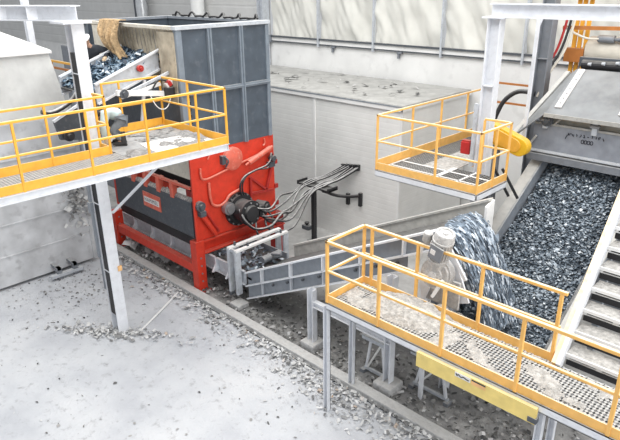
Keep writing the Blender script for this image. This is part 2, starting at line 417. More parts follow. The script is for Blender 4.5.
def patches(x0, x1, y0, y1, z, res, thr, sc, amp, seed):
    """dust drifts: only where noise exceeds thr"""
    mb = B(); nx = int((x1-x0)/res); ny = int((y1-y0)/res); idx = {}
    def hgt(i, j):
        x = x0+i*res; y = y0+j*res
        return noise.fractal((x*sc, y*sc, seed), 1, 2, 4)-thr
    def vid(i, j):
        if (i, j) not in idx:
            idx[(i, j)] = len(mb.v); h = hgt(i, j)
            mb.v.append((x0+i*res, y0+j*res, z+max(-.01, min(h, .6)*amp)+.006*random.random()))
        return idx[(i, j)]
    for i in range(nx):
        for j in range(ny):
            if hgt(i+.5, j+.5) > 0: mb.f.append((vid(i, j), vid(i+1, j), vid(i+1, j+1), vid(i, j+1)))
    return mb

# ------------------------------------------------------------------ left platform
LZ = 4.42
t = thing('left_platform', 'yellow railed steel walkway platform at upper left with grating deck', 'platform', (-10.2, 4.5, LZ))
build('grating_deck', grating(-10.66, -9.72, 1.2, 5.3, LZ, .05, .014, .03, False), 'grate', t)
build('deck_plate', B().box(-12.1, -9.72, 5.3, 7.28, LZ-.04, LZ), 'midgrey', t)
build('deck_plate', B().bar((-9.95, 1.2, LZ+.012), (-9.95, 5.3, LZ+.012), .05, .02), 'white', t)
build('sheet_cover', B().prism([(-10.9, 5.95, LZ+.004), (-9.8, 5.75, LZ+.004), (-9.8, 7.2, LZ+.004), (-10.9, 7.2, LZ+.004)], (0, 0, .012)), 'labelwhite', t, label='pale dusty sheet lying on the deck')
build('edge_channel', B().channel((-9.68, 1.2, LZ-.10), (-9.68, 7.33, LZ-.10), .06, .14, .012, side=-1), 'white', t)
build('edge_channel', B().channel((-12.1, 7.31, LZ-.10), (-9.66, 7.31, LZ-.10), .05, .14, .012, side=1), 'white', t)
build('edge_channel', B().channel((-10.69, 1.2, LZ-.10), (-10.69, 5.3, LZ-.10), .05, .14, .012, side=1), 'white', t)
rail_run(t, [(-9.68, 1.2), (-9.68, 7.3)], LZ, 5.54, [(-9.68, y) for y in (2.0, 3.14, 4.34, 5.46, 6.59, 7.3)], 'orange', toe_h=.15)
rail_run(t, [(-9.68, 7.3), (-12.1, 7.3)], LZ, 5.54, [(-11.0, 7.3), (-12.1, 7.3)], 'orange')
rail_run(t, [(-12.15, 7.3), (-12.15, 5.9)], LZ, 5.54, [(-12.15, 6.3), (-12.15, 5.9)], 'orange', toe_h=.2)
rail_run(t, [(-10.69, 1.2), (-10.69, 5.2)], LZ, 5.54, [(-10.69, 1.9), (-10.69, 2.98), (-10.69, 4.06), (-10.69, 5.2)], 'orange', toe_h=.18)
rail_run(t, [(-10.69, 5.2), (-11.12, 5.2)], LZ, 5.54, [(-11.10, 5.2)], 'orange')
build('brace', B().bar((-9.78, 5.72, 4.28), (-11.1, 5.25, 3.05), .05, .05), 'white', t)
build('deck_bearer', B().ibeam((-9.75, 5.35, LZ-.12), (-11.6, 5.35, LZ-.12), .1, .16, .012, .01), 'white', t)
solo('deck_dust', patches(-12.0, -9.8, 5.1, 7.2, LZ+.012, .04, .05, 1.6, .12, 3), 'greydust', 'grey dust drifted over the left platform deck', 'dust', kind='stuff')

# left gantry
def icolumn(x, y, z1, W=.30, D=.30):
    return B().ibeam((x, y, .03), (x, y, z1), W, D, .022, .016, up=(1, 0, 0))
t = thing('steel_column', 'white steel I-column on the floor at left, passing the yellow platform', 'column', (-11.38, 5.14, 0))
build('shaft', icolumn(-11.47, 5.20, 6.84, .25, .30), 'white', t)
build('base_plate', B().box(-11.72, -11.22, 4.92, 5.36, 0, .03), 'lightgrey', t)
build('cap_plate', B().box(-11.78, -11.16, 4.86, 5.42, 6.84, 6.88), 'white', t)
build('recess_shade', B().box(-11.58, -11.36, 5.09, 5.17, .5, 6.3), 'black', t, label='black strip put in as shade in the left recess of the column')  # black strip stands for the dark shade inside the web recess
build('tag', B().box(-11.33, -11.29, 5.27, 5.36, 1.58, 1.70), 'sticker', t, label='small orange tag')
for z in (5.9, 1.6, 3.2): build('stiffener', B().box(-11.60, -11.34, 5.07, 5.30, z, z+.015), 'white', t)
build('bracket', B().box(-11.72, -11.6, 5.0, 5.2, 2.95, 3.2).bar((-11.66, 5.05, 1.9), (-11.66, 5.05, 4.1), .05, .07), 'grey', t)
solo('steel_beam', B().ibeam((-11.28, 5.20, 7.02), (-20.4, .94, 7.02), .26, .28, .02, .016).bar((-12.2, 4.64, 7.02), (-12.05, 4.96, 7.02), .02, .24).bar((-12.9, 4.30, 7.02), (-12.75, 4.62, 7.02), .02, .24), 'white', 'white horizontal I-beam lying on top of the left column', 'beam')
solo('steel_post', B().ibeam((-18.55, 7.05, 0), (-18.55, 7.05, 7.15), .18, .18, .018, .014, up=(1, 0, 0)), 'white', 'slim white post dropping from the left beam behind the hopper cover', 'post')

# left hopper
t = thing('left_hopper', 'pale dusty hopper with sloped white cover behind the left walkway', 'hopper', (-16.8, 4.2, 0))
build('lower_body', B().prism([(-15.5, 1.6, .09), (-15.5, 6.62, .09), (-15.5, 6.62, 4.3), (-15.5, 1.6, 4.3)], (-2.8, 0, 0)), 'hopperbody', t)
seam = B()
for z in (.9, 1.75, 2.6, 3.4): seam.box(-15.5, -15.47, 1.6, 6.62, z, z+.03)
seam.box(-15.5, -15.46, 6.54, 6.64, .09, 4.3)
build('seam_strip', seam, 'hopperbody', t)
b = B()
lo = [(-15.5, 1.4, 4.3), (-15.5, 6.55, 4.3), (-18.3, 6.55, 4.3), (-18.3, 1.4, 4.3)]
hi = [(-15.5, 1.4, 5.98), (-15.5, 6.24, 5.98), (-18.2, 6.24, 5.98), (-18.2, 1.4, 5.98)]
def wr(p):
    p = V(p); return p
NU = 40
def wallfn(a0, a1, b0, b1, amp):
    def fn(u, v):
        p = V(a0).lerp(V(a1), u).lerp(V(b0).lerp(V(b1), u), v)
        w = amp*noise.noise((u*9, v*2.5, 4.4))*math.sin(PI*v)
        return p+V((w, 0, 0))
    return fn
b.sheet(40, 16, wallfn(lo[0], lo[1], hi[0], hi[1], .07))
b.add([lo[1], lo[2], hi[2], hi[1]], [(0, 1, 2, 3)]); b.add([lo[2], lo[3], hi[3], hi[2]], [(0, 1, 2, 3)])
build('upper_body', b, 'cover', t)
b = B().prism([(-15.42, 1.4, 5.97), (-15.42, 6.3, 5.97), (-16.9, 4.95, 6.72), (-16.9, 1.4, 6.72)], (-.02, 0, .03))
b.prism([(-15.42, 6.3, 5.97), (-18.3, 6.3, 5.97), (-16.9, 4.95, 6.72)], (0, -.03, .02))
build('sloped_cover', b, 'cover', t)
build('cover_lip', B().box(-15.46, -15.4, 1.4, 6.3, 5.93, 5.99), 'labelwhite', t)
for x, y in ((-15.3, 5.35), (-15.3, 5.0)): pass
for y in (5.35, 5.80): build('foot', B().box(-15.2, -15.05, y-.06, y+.06, 0, .34).box(-15.6, -15.05, y-.05, y+.05, .26, .34), 'midgrey', t)
build('foot_beam', B().box(-15.16, -15.02, 5.1, 6.0, .08, .16), 'lightgrey', t)
solo('rubber_hose', B().tube(spline([(-12.8, 4.80, 5.02), (-12.8, 4.98, 4.97), (-12.8, 5.21, 5.02), (-12.8, 5.45, 5.14), (-12.8, 5.65, 5.33)]), .05), 'hose', 'black hose drooping in front of the left hopper body', 'hose', smooth=True)
t = thing('drive_bracket', 'dark angled machine bracket behind the walkway between hopper and left column', 'machine part', (-13, 5.4, 4.1))
build('plate', B().prism([(-13, 5.12, 4.7), (-13, 5.75, 5.0), (-13, 5.75, 4.2), (-13, 5.2, 4.3)], (-.1, 0, 0)), 'dark', t)
build('edge', B().bar((-12.97, 5.08, 4.74), (-12.97, 5.75, 5.04), .06, .05), 'white', t)
build('gearbox', B().lathe((-12.98, 5.35, 4.38), (1, 0, 0), [(0, .12), (.1, .12), (.1, .06), (.2, .06)]), 'black', t)
build('stand', B().bar((-13.62, 5.95, 4.4), (-13.05, 5.6, 4.4), .12, .12), 'grey', t)
t = thing('rear_guard_rail', 'short orange rail seen behind hopper and left column', 'railing', (-21, 9, 4.2))
build('rail', B().bar((-22.3, 9, 4.98), (-19.6, 9, 4.98), .07, .07), 'orange', t); build('rail', B().bar((-22.3, 9, 4.75), (-19.6, 9, 4.75), .07, .07), 'rust', t)
build('rail_post', B().bar((-22.2, 9, 0), (-22.2, 9, 4.98), .07, .07, up=(1, 0, 0)), 'orange', t)
solo('machine_housing', B().box(-24, -19.4, 10.2, 11.6, 0, 5.35).box(-23.5, -20, 10.4, 11.4, 5.35, 5.55), 'midgrey', 'blurred grey machine housing far behind the left column', 'machine', bevel=.05)

# ------------------------------------------------------------------ infeed conveyor into the bin
IS = .36
def inz(y, off=0): return 5.60+IS*(y-6.3)+off
t = thing('infeed_conveyor', 'pale sided inclined conveyor carrying blue waste up into the bin', 'conveyor', (-13.4, 6.3, 4.4))
for nm, x in (('near', -12.55), ('far', -14.35)):
    build('side_plate', B().prism([(x, 5.95, inz(5.95, -.42)), (x, 7.6, inz(7.6, -.42)), (x, 7.6, inz(7.6, 0)), (x, 5.95, inz(5.95, 0))], (-.03, 0, 0)), 'lightgrey', t)
    build('side_flange', B().bar((x, 5.95, inz(5.95)), (x, 7.65, inz(7.65)), .09, .04).bar((x+.02, 5.95, inz(5.95, -.42)), (x+.02, 7.6, inz(7.6, -.42)), .09, .04), 'white', t)
build('belt', B().prism([(-12.56, 5.95, inz(5.95, -.25)), (-12.56, 7.9, inz(7.9, -.25)), (-12.56, 7.9, inz(7.9, -.28)), (-12.56, 5.95, inz(5.95, -.28))], (-1.8, 0, 0)), 'black', t)
for x in (-13.62,): build('leg', B().bar((x, 5.98, 0), (x, 5.98, inz(5.98, -.25)), .12, .12, up=(1, 0, 0)), 'grey', t)
build('leg', B().bar((-12.5, 6.95, 4.42), (-12.5, 7.15, 5.45), .06, .06), 'white', t)
def heapf(x, y):
    return inz(y, -.19)+.10*noise.fractal((x*2.2, y*2.2, 5), 1, 2, 4)
def hs():
    x = random.uniform(-14.3, -12.6); y = random.uniform(5.98, 7.9); return (x, y, heapf(x, y)+random.uniform(0, .06))
b = B().sheet(24, 36, lambda u, v: (-14.33+1.76*u, 6.0+1.9*v, heapf(-14.33+1.76*u, 6.0+1.9*v)-.03))
flakes(1100, hs, .05, .20, .8, .6, b)
solo('waste_film', b, 'film', 'crumpled blue and white waste film lying on the infeed conveyor', 'waste', kind='stuff')
# pale arm frame on the side of the infeed conveyor
t = thing('boom_manipulator', 'pale hydraulic arm frame with red-tipped end beside the infeed conveyor', 'arm', (-11.9, 6.6, 5.0))
def aY(y, z, x=-12.0): return (x, y, z)
build('arm', B().bar(aY(6.15, 5.33), aY(7.45, 5.15), .1, .12), 'wallwhite', t, bevel=.01)
build('arm', B().bar(aY(6.25, 5.22), aY(7.25, 5.40), .06, .08), 'wallwhite', t, bevel=.01)
build('arm', B().bar(aY(6.5, 5.32), aY(7.5, 5.62), .05, .07), 'lightgrey', t, bevel=.01)
build('pivot', B().lathe((-12.08, 6.3, 5.3), (1, 0, 0), [(0, .1), (.16, .1), (.16, .05), (.2, .05)]), 'dark', t)
build('pivot', B().lathe((-12.5, 7.05, 5.72), (1, 0, 0), [(0, .075), (.08, .075), (.08, .03), (.12, .03)]), 'darkred', t)
build('gland', B().bar((-11.9, 7.33, 5.35), (-11.9, 7.55, 5.48), .09, .10), 'labelwhite', t)
build('gland_band', B().bar((-11.89, 7.37, 5.375), (-11.89, 7.45, 5.42), .105, .115), 'fire', t)
build('valve', B().box(-11.98, -11.8, 7.3, 7.5, 5.1, 5.32), 'black', t, bevel=.02)
build('cable', B().tube(spline([(-11.9, 6.9, 5.2), (-11.85, 7.0, 4.95), (-11.85, 7.15, 4.85), (-11.85, 7.3, 4.9), (-11.85, 7.42, 5.15)]), .012), 'labelwhite', t)
build('cable', B().tube(spline([(-11.95, 7.0, 5.3), (-11.9, 7.15, 5.5), (-11.9, 7.35, 5.46)]), .02), 'black', t)

# ------------------------------------------------------------------ bin
BX0, BX1, BY0, BY1, BZ0, BZ1 = -16.1, -11.62, 7.55, 10.22, 3.72, 6.56
t = thing('feed_bin', 'dark blue-grey ribbed steel bin on top of the red shredder', 'bin', (-13.9, 8.9, BZ0))
build('side_panel', B().box(BX1-.04, BX1-.02, BY0, BY1, BZ0, BZ1), 'bluegrey', t)
build('side_panel', B().box(BX0, BX0+.03, BY0, BY1, BZ0, BZ1), 'bluegrey', t)
build('rear_panel', B().box(BX0, BX1-.03, BY1-.03, BY1, BZ0, BZ1), 'bluegrey', t)
build('front_panel', B().box(BX0, BX1-.03, BY0, BY0+.03, BZ0, 5.0), 'dark', t)
build('corner_post', B().box(BX1-.09, BX1+.03, BY0-.03, BY0+.12, BZ0, BZ1), 'frame', t, bevel=.01)
build('corner_post', B().box(BX1-.09, BX1+.03, BY1-.08, BY1+.03, BZ0, BZ1), 'frame', t, bevel=.01)
build('corner_post', B().box(BX0-.03, BX0+.09, BY0-.03, BY0+.1, BZ0, BZ1), 'frame', t, bevel=.01)
for y in (8.41, 9.34): build('rib', B().box(BX1-.03, BX1+.06, y-.06, y+.06, BZ0, BZ1).box(BX1-.02, BX1+.10, y-.012, y+.012, BZ0, BZ1), 'frame', t)
build('rail', B().box(BX1-.03, BX1+.05, BY0, BY1, 5.10, 5.20).box(BX1, BX1+.08, BY0, BY1, 5.14, 5.16), 'frame', t)
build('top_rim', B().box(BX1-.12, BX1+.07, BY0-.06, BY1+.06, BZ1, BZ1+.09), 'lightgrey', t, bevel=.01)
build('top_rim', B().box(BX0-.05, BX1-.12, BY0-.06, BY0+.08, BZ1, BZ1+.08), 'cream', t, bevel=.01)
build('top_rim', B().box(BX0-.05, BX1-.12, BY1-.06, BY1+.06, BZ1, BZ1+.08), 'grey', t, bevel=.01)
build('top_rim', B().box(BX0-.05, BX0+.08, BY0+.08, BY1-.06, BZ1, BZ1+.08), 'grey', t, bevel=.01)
for k in range(9): build('bolt', B().box(BX1+.02, BX1+.06, BY0+.14, BY0+.19, 3.85+k*.15, 3.92+k*.15), 'black', t)
def cur(u, v):
    # strip curtain hanging in the front opening; its strips are dragged inwards to the right
    x = -15.9+4.25*u; z = BZ1-.02-1.6*v*(.55+.45*u)
    st_ = u*26; f = st_-math.floor(st_)
    fold = .10*math.sin(PI*f)**.6+.05*noise.noise((u*12, v*3, 2))
    return (x+.42*v*v*math.sin(u*PI), BY0+.16-fold*(.25+.75*v)+.25*v*(1-u), z)
cs_ = B()
for k in range(26):
    cs_.sheet(8, 20, lambda u, v: cur((k+.03+.86*u)/26, v), .012)
build('strip_curtain', cs_, 'tan', t, smooth=True)
build('curtain_flap', B().sheet(12, 16, lambda u, v: (-15.45+.62*u, BY0-.045+.03*math.sin(u*11)*v, BZ1-.02-.85*v), .02), 'cream', t, smooth=True)
build('curtain_flap', B().sheet(20, 20, lambda u, v: (-12.33+.66*u, BY0-.035+.025*math.sin(u*14+v*3)*v, BZ1-.05-1.55*v), .02), 'tan', t, smooth=True)
# cables on the bin rim
pts = []
for k in range(40):
    u = k/39; pts.append((-12.2+.04*math.sin(k*1.7), 7.75+2.3*u, 6.66+.03*abs(noise.noise((k*.7, 3, 1)))))
pts = [(-15.8+3.9*k/39, 10.2+.04*math.sin(k*1.9), 6.67+(.10 if k % 7 == 3 else 0)) for k in range(40)]
solo('rim_cable', B().tube(spline(pts, 3), .03), 'black', 'black looped cable lying along the rear rim of the bin', 'cable', smooth=True)
# sacking
def sk(u, v):
    x = -14.72+.92*u+.30*v*v-.35*(u-.5)*v; z = 6.70-.92*v*(.75+.25*u)
    y = 7.40-(.09*math.sin(u*23+3*noise.noise((u*2, v*2, 1)))+.05*math.sin(u*41+v*4))*(.25+v*.75)-.16*math.sin(PI*v)
    if v < .1: y += .16*(1-v/.1); z = 6.70
    return (x, y, z)
solo('sackcloth', B().sheet(70, 34, sk, .02), 'sack', 'brown sackcloth draped over the front rim of the bin', 'cloth', smooth=True)

# ------------------------------------------------------------------ shredder
t = thing('red_shredder', 'large red and dark grey shredder standing on red legs under the bin', 'shredder', (-13.8, 9, 0))
X1 = -11.65
build('end_panel', B().box(X1-.06, X1, 7.62, 10.32, 1.42, 3.72).box(X1-.02, X1+.03, 7.60, 7.66, 1.42, 3.72), 'red', t, bevel=.006)
build('end_panel', B().box(-15.75, -15.65, 7.62, 10.32, 1.42, 3.72), 'red', t)
build('front_door', B().box(-15.6, -11.72, 7.66, 7.74, 1.46, 2.52).prism([(-15.6, 7.66, 1.46), (-15.6, 7.66, 2.52), (-15.6, 7.60, 2.46), (-15.6, 7.60, 1.52)], (3.86, 0, 0)), 'dark', t)
build('rear_wall', B().box(-15.6, -11.7, 10.2, 10.3, 1.46, 3.7), 'dark', t)
build('inner_throat', B().box(-15.6, -11.72, 8.2, 8.3, 2.4, 3.7), 'black', t)
build('apron', B().prism([(-15.6, 7.62, 3.06), (-11.72, 7.62, 3.06), (-11.72, 7.72, 3.72), (-15.6, 7.72, 3.72)], (0, .03, 0)), 'cream', t)
build('clamp_bar', B().bar((-14.9, 7.62, 2.83), (-11.73, 7.62, 2.83), .08, .07), 'palered', t, bevel=.01)
for x in (-14.5, -13.85, -13.2, -12.55): build('clamp', B().prism([(x-.07, 7.56, 2.84), (x-.07, 7.56, 2.42), (x-.07, 7.66, 2.38), (x-.07, 7.75, 2.84)], (.14, 0, 0)), 'palered', t, bevel=.01)
db = B().sheet(90, 6, lambda u, v: (-15.3+3.5*u, 7.60+.16*v, 2.46+.10*math.sin(PI*v)*(.6+1.2*abs(noise.noise((u*30, v*3, 2))))-.10*abs(noise.noise((u*45, 1, 3)))*(1-v)))
build('clinging_dust', db, 'dust', t)
# label
lp = build('label_plate', B().box(-14.05, -13.19, 7.575, 7.60, 1.83, 2.25), 'fire', t); lp['label'] = 'red plate with a white lettered band'
lp.data.materials[0] = M['palered']
build('label_band', B().box(-14.0, -13.24, 7.569, 7.576, 1.96, 2.12), 'labelwhite', lp)
cu = bpy.data.curves.new('lettering', 'FONT'); cu.body = 'HAMMEL'; cu.size = .15; cu.align_x = 'CENTER'; cu.align_y = 'CENTER'; cu.extrude = .003; cu.space_character = 1.25
tmp = bpy.data.objects.new('lettering_curve', cu); COL.objects.link(tmp)
dg = bpy.context.evaluated_depsgraph_get(); me = bpy.data.meshes.new_from_object(tmp.evaluated_get(dg)); bpy.data.objects.remove(tmp)
me.transform(Matrix.Rotation(PI/2, 4, 'X')); me.materials.clear(); me.materials.append(M['labelgrey'])
lo_ = link(bpy.data.objects.new('lettering', me)); lo_.parent = lp; lo_.location = V((-13.62, 7.566, 2.04))-wloc(t)
# base frame and legs
for x, z in ((-11.74, 1.42), (-15.98, 1.16)):
    l = build('leg', B().box(x-.13, x+.13, 7.54, 7.80, 0, z), 'red', t, bevel=.008)
    build('foot_plate', B().box(x-.22, x+.22, 7.46, 7.86, 0, .03), 'darkred', l)
    bolts(l, [(x+.13, 7.66, .3+.22*k) for k in range(4)], (1, 0, 0), [(0, .025), (.02, .025)])
for x in (-11.74, -15.98): build('leg', B().box(x-.14, x+.14, 10.28, 10.56, 0, 1.42), 'darkred', t)
build('base_beam', B().channel((X1-.03, 7.80, 1.22), (X1-.03, 10.6, 1.22), .2, .36, .03, side=-1), 'red', t)
build('base_beam', B().box(-15.9, -11.8, 7.80, 7.92, 1.10, 1.44), 'black', t)
build('front_beam', B().box(-15.83, -11.89, 7.56, 7.74, .50, .74), 'red', t, bevel=.01)
# hydraulics on the end panel
def E(y, z, x=X1+.06): return (x, y, z)
mt = build('drive_motor', B().lathe((X1, 9.0, 1.95), (1, 0, 0), [(0, .46), (.06, .46), (.06, .40), (.12, .40), (.12, .30), (.45, .30), (.45, .34), (.52, .34), (.52, .22), (.6, .2), (.62, .08)], 28), 'black', t, smooth=True)
bolts(mt, [(X1+.05, 9.0+.43*math.cos(2*PI*k/14), 1.95+.43*math.sin(2*PI*k/14)) for k in range(14)], (1, 0, 0), [(0, .025), (.04, .025)])
bolts(mt, [(X1+.52, 9.0+.28*math.cos(2*PI*k/8), 1.95+.28*math.sin(2*PI*k/8)) for k in range(8)], (1, 0, 0), [(0, .025), (.03, .025)])
build('motor_block', B().box(X1+.2, X1+.58, 9.26, 9.5, 1.78, 2.08), 'black', mt, bevel=.02)
build('motor_block', B().lathe((X1+.05, 8.58, 2.1), (1, 0, 0), [(0, .17), (.14, .17), (.14, .12), (.2, .12)], 18), 'bolt', mt)
build('motor_block', B().lathe((X1+.3, 9.4, 2.0), (1, .3, 0), [(0, .16), (.3, .16), (.3, .1), (.36, .1)], 18), 'black', mt)
build('round_cover', B().lathe((X1-.01, 8.87, 3.36), (1, 0, 0), [(0, .30), (.10, .30), (.14, .24), (.14, .0)], 28), 'palered', t, smooth=True)
build('cover_clamp', B().box(X1, X1+.12, 8.50, 8.62, 3.28, 3.50).tube(spline([(X1+.1, 8.56, 3.5), (X1+.2, 8.62, 3.38), (X1+.1, 8.60, 3.2)]), .02), 'dark', t)
build('cylinder', B().lathe(E(9.22, 3.12, X1+.12), (0, .95, .31), [(0, .03), (.12, .03), (.12, .07), (.92, .07), (.92, .045), (1.0, .045)], 14), 'palered', t, smooth=True)
build('cylinder', B().lathe(E(7.76, 2.16, X1+.10), (0, .50, -.86), [(0, .045), (.1, .045), (.1, .06), (.66, .06), (.66, .035), (.78, .035)], 14), 'red', t, smooth=True)
build('cylinder', B().lathe(E(7.86, 2.24, X1+.08), (0, .50, -.86), [(0, .03), (.8, .03)], 10), 'darkred', t, smooth=True)
build('cylinder_mount', B().lathe((X1, 7.76, 2.36), (1, 0, 0), [(0, .13), (.12, .13), (.12, .07), (.18, .07)], 14), 'dark', t)
build('cylinder_mount', B().box(X1, X1+.16, 7.70, 7.86, 2.10, 2.24), 'dark', t)
build('pipe', B().tube(spline([E(7.86, 3.32), E(7.86, 3.12), E(7.94, 3.02), E(8.2, 3.03), E(8.9, 3.16), E(9.3, 3.22), E(9.75, 3.3)]), .028), 'palered', t, smooth=True)
build('pipe', B().tube(spline([E(8.08, 2.90), E(8.08, 2.6), E(8.14, 2.32), E(8.34, 2.22), E(8.55, 2.28), E(8.7, 2.42), E(9.05, 2.50)]), .035), 'palered', t, smooth=True)
build('pipe', B().tube(spline([E(8.15, 3.7), E(8.16, 3.6), E(8.1, 3.5)]), .02), 'palered', t)
build('pipe', B().tube(spline([E(9.95, 3.68), E(9.97, 3.56), E(9.9, 3.5)]), .02), 'palered', t)
gs = B().bar(E(9.42, 2.72), E(9.95, 2.26), .06, .06).bar(E(9.95, 2.26), E(10.18, 2.9), .06, .06).bar(E(9.42, 2.72), E(9.40, 2.2), .05, .06).bar(E(9.4, 2.28), E(10.2, 2.2), .06, .06)
build('gusset', gs, 'darkred', t)
for z in (2.95, 2.25, 1.75): build('lug', B().box(X1-.05, X1+.03, 10.3, 10.42, z-.06, z+.06), 'darkred', t)
build('manifold', B().lathe((X1+.02, 10.18, 3.1), (1, 0, 0), [(0, .08), (.16, .08)], 12).box(X1, X1+.12, 10.05, 10.25, 2.86, 3.0), 'dark', t)
for o, r in ((0, .026), (.07, .02)):
    build('short_hose', B().tube(spline([E(9.05+o, 2.30, X1+.1), E(8.98+o, 2.62, X1+.16), E(9.12+o, 2.84, X1+.18), E(9.5+o, 2.93, X1+.18), E(9.85+o, 2.98-o, X1+.2), E(10.02, 3.1, X1+.2), E(10.1, 3.25-o, X1+.14), E(10.18, 3.2-o, X1+.1)]), r), 'hose', t, smooth=True)
# long hoses to the wall
hl = ['dusty black hydraulic hose, uppermost from motor to wall', 'dusty black hydraulic hose, second from the top from motor over the tray', 'dusty black hydraulic hose, third from the top between motor and tray',
      'dusty black hydraulic hose, third from the bottom between motor and tray', 'dusty black hydraulic hose, second lowest from motor to tray', 'dusty black hydraulic hose hanging lowest between motor and tray']
for i in range(6):
    up = i < 3; k = i % 3
    ty = -12.05+.11*k+(.0 if up else .5); wx = -11.30+.14*k+(0 if up else .28)
    wz = 2.24+.02*k+(.10 if up else .10)
    m1 = (-11.75+.12*k, 10.6, (1.86, 1.66, 1.32)[k]) if up else (-11.5+.1*k, 10.65, (1.5, 1.22, 1.0)[k])
    p = [(X1+.5, 9.20+.08*k+(0 if up else .12), 2.02-.04*k-(0 if up else .25)), (X1+.72-.03*k, 9.5, (2.0, 1.9, 1.6)[k]-(0 if up else .22)), m1, (ty-.1, 11.5, 1.66+.03*k), (ty, 12.0, 1.90), (ty+.3*(1 if up else .7), 12.4, 2.02+.02*k), (wx, 12.80, wz+.03)]
    solo('hydraulic_hose', B().tube(spline(p, 8), .03), 'hose', hl[i], 'hose', 'hydraulic hoses from shredder motor to the wall', smooth=True)
solo('hydraulic_hose', B().tube(spline([(X1+.4, 8.7, 2.1), (X1+.62, 8.74, 1.8), (X1+.7, 9.0, 1.55), (X1+.72, 9.5, 1.5), (X1+.5, 10.1, 1.62), (-11.6, 10.9, 1.35), (-11.75, 11.6, 1.7), (-11.45, 12.0, 1.89), (-11.1, 12.4, 2.05), (-10.68, 12.8, 2.42)], 8), .036), 'hose', 'dusty black hydraulic hose looping under the shredder motor to the tray', 'hose', smooth=True)
solo('hydraulic_hose', B().tube(spline([(X1+.45, 9.2, 1.66), (X1+.62, 9.1, 1.38), (X1+.66, 9.3, 1.2), (X1+.62, 9.6, 1.3), (X1+.5, 9.75, 1.6), (X1+.3, 9.6, 1.9)], 8), .025), 'hose', 'thin hose hanging in a loop below the shredder motor', 'hose', smooth=True)
t = thing('cable_stand', 'black hose stand with flat tray before the white enclosure', 'stand', (-11.8, 12, 0))
build('post', B().box(-11.85, -11.73, 11.95, 12.07, 0, 1.72), 'black', t)
build('tray', B().prism([(-12.3, 11.82, 1.80), (-11.0, 11.82, 1.80), (-11.0, 12.2, 1.80), (-12.3, 12.2, 1.80)], (0, 0, .05)).box(-12.3, -12.26, 11.8, 12.22, 1.8, 1.92).box(-11.04, -11.0, 11.8, 12.22, 1.8, 1.92), 'black', t)
build('base_plate', B().box(-11.95, -11.62, 11.85, 12.17, 0, .02), 'dark', t)
t = thing('cable_support', 'black twisted cable arm fixed low on the white enclosure wall', 'bracket', (-10.9, 12.8, 1.3))
build('arm', B().tube(spline([(-11.5, 12.1, 1.72), (-11.4, 12.35, 1.55), (-11.3, 12.6, 1.44), (-11.0, 12.75, 1.45), (-10.62, 12.8, 1.55)]), [.07, .08, .07, .06, .05]+[.05]*20, 8), 'black', t, smooth=True)
build('wall_plate', B().box(-10.66, -10.56, 12.76, 12.85, 1.22, 1.64), 'black', t)
build('wall_plate', B().box(-11.15, -11.05, 12.76, 12.85, 1.16, 1.52), 'black', t)
t = thing('hose_port', 'row of dark hose couplings entering the white enclosure wall', 'coupling', (-11, 12.84, 2.3))
for x in (-11.32, -11.18, -11.03, -10.86, -10.72): build('coupling', B().box(x-.045, x+.045, 12.76, 12.85, 2.28+(x+11)*.15, 2.46+(x+11)*.15), 'black', t)
t = thing('floor_valve', 'small dark valve block on the floor at the enclosure foot', 'valve', (-12.6, 12.5, 0))
build('body', B().box(-12.75, -12.45, 12.4, 12.6, 0, .14), 'dark', t, bevel=.02); build('knob', B().lathe((-12.6, 12.5, .14), (0, 0, 1), [(0, .04), (.06, .04), (.06, .08), (.1, .08)]), 'black', t)

# ------------------------------------------------------------------ discharge conveyor
t = thing('discharge_conveyor', 'grey discharge conveyor running from under the shredder and rising right', 'conveyor', (-8, 8.6, 0))
CS = .505
def cz(x, off=0): return 1.0+CS*(x+10.05)+off
YN, YF = 8.0, 9.35
build('side_frame', B().prism([(-10.15, YN, cz(-10.15, -.36)), (-4.95, YN, cz(-4.95, -.36)), (-4.95, YN, cz(-4.95)), (-10.15, YN, cz(-10.15))], (0, .02, 0)), 'grey', t)
build('side_flange', B().bar((-10.15, YN-.04, cz(-10.15)), (-4.95, YN-.04, cz(-4.95)), .12, .035), 'white', t)
build('side_flange', B().bar((-10.15, YN-.05, cz(-10.15, -.36)), (-4.95, YN-.05, cz(-4.95, -.36)), .10, .03), 'white', t)
build('return_frame', B().prism([(-10.15, YN, cz(-10.15, -.72)), (-5.5, YN, cz(-5.5, -.66)), (-5.5, YN, cz(-5.5, -.36)), (-10.15, YN, cz(-10.15, -.36))], (0, .02, 0)), 'grey', t)
build('side_flange', B().bar((-10.15, YN-.04, cz(-10.15, -.72)), (-5.5, YN-.04, cz(-5.5, -.68)), .08, .03), 'white', t)
for k in range(5):
    x = -9.55+k*1.0
    build('rib', B().bar((x, YN-.05, cz(x, -.36)), (x, YN-.05, cz(x, 0)), .03, .10, up=(0, 1, 0)), 'white', t)
    if k < 4: build('rib', B().bar((x, YN-.04, cz(x, -.70)), (x, YN-.04, cz(x, -.38)), .03, .07, up=(0, 1, 0)), 'lightgrey', t)
bolts(t, [(-9.2+k*.5, YN, cz(-9.2+k*.5, -.48)) for k in range(8)], (0, -1, 0), [(0, .03), (.05, .03)], 'dark')
build('belt', B().prism([(-10.1, YN+.02, cz(-10.1, -.10)), (-4.9, YN+.02, cz(-4.9, -.10)), (-4.75, YN+.02, cz(-4.85, -.22)), (-4.9, YN+.02, cz(-4.9, -.4)), (-10.1, YN+.02, cz(-10.1, -.4))], (0, YF-YN-.02, 0)), 'black', t)
build('skirt_board', B().prism([(-9.9, YF, cz(-9.9, -.3)), (-4.72, YF, cz(-4.72, -.45)), (-4.70, YF, cz(-4.72, .10)), (-9.9, YF, cz(-9.9, .22))], (0, .05, 0)), 'skirt', t)
build('skirt_flange', B().bar((-9.9, YF+.05, cz(-9.9, .22)), (-4.72, YF+.05, cz(-4.72, .12)), .16, .04), 'skirt', t)
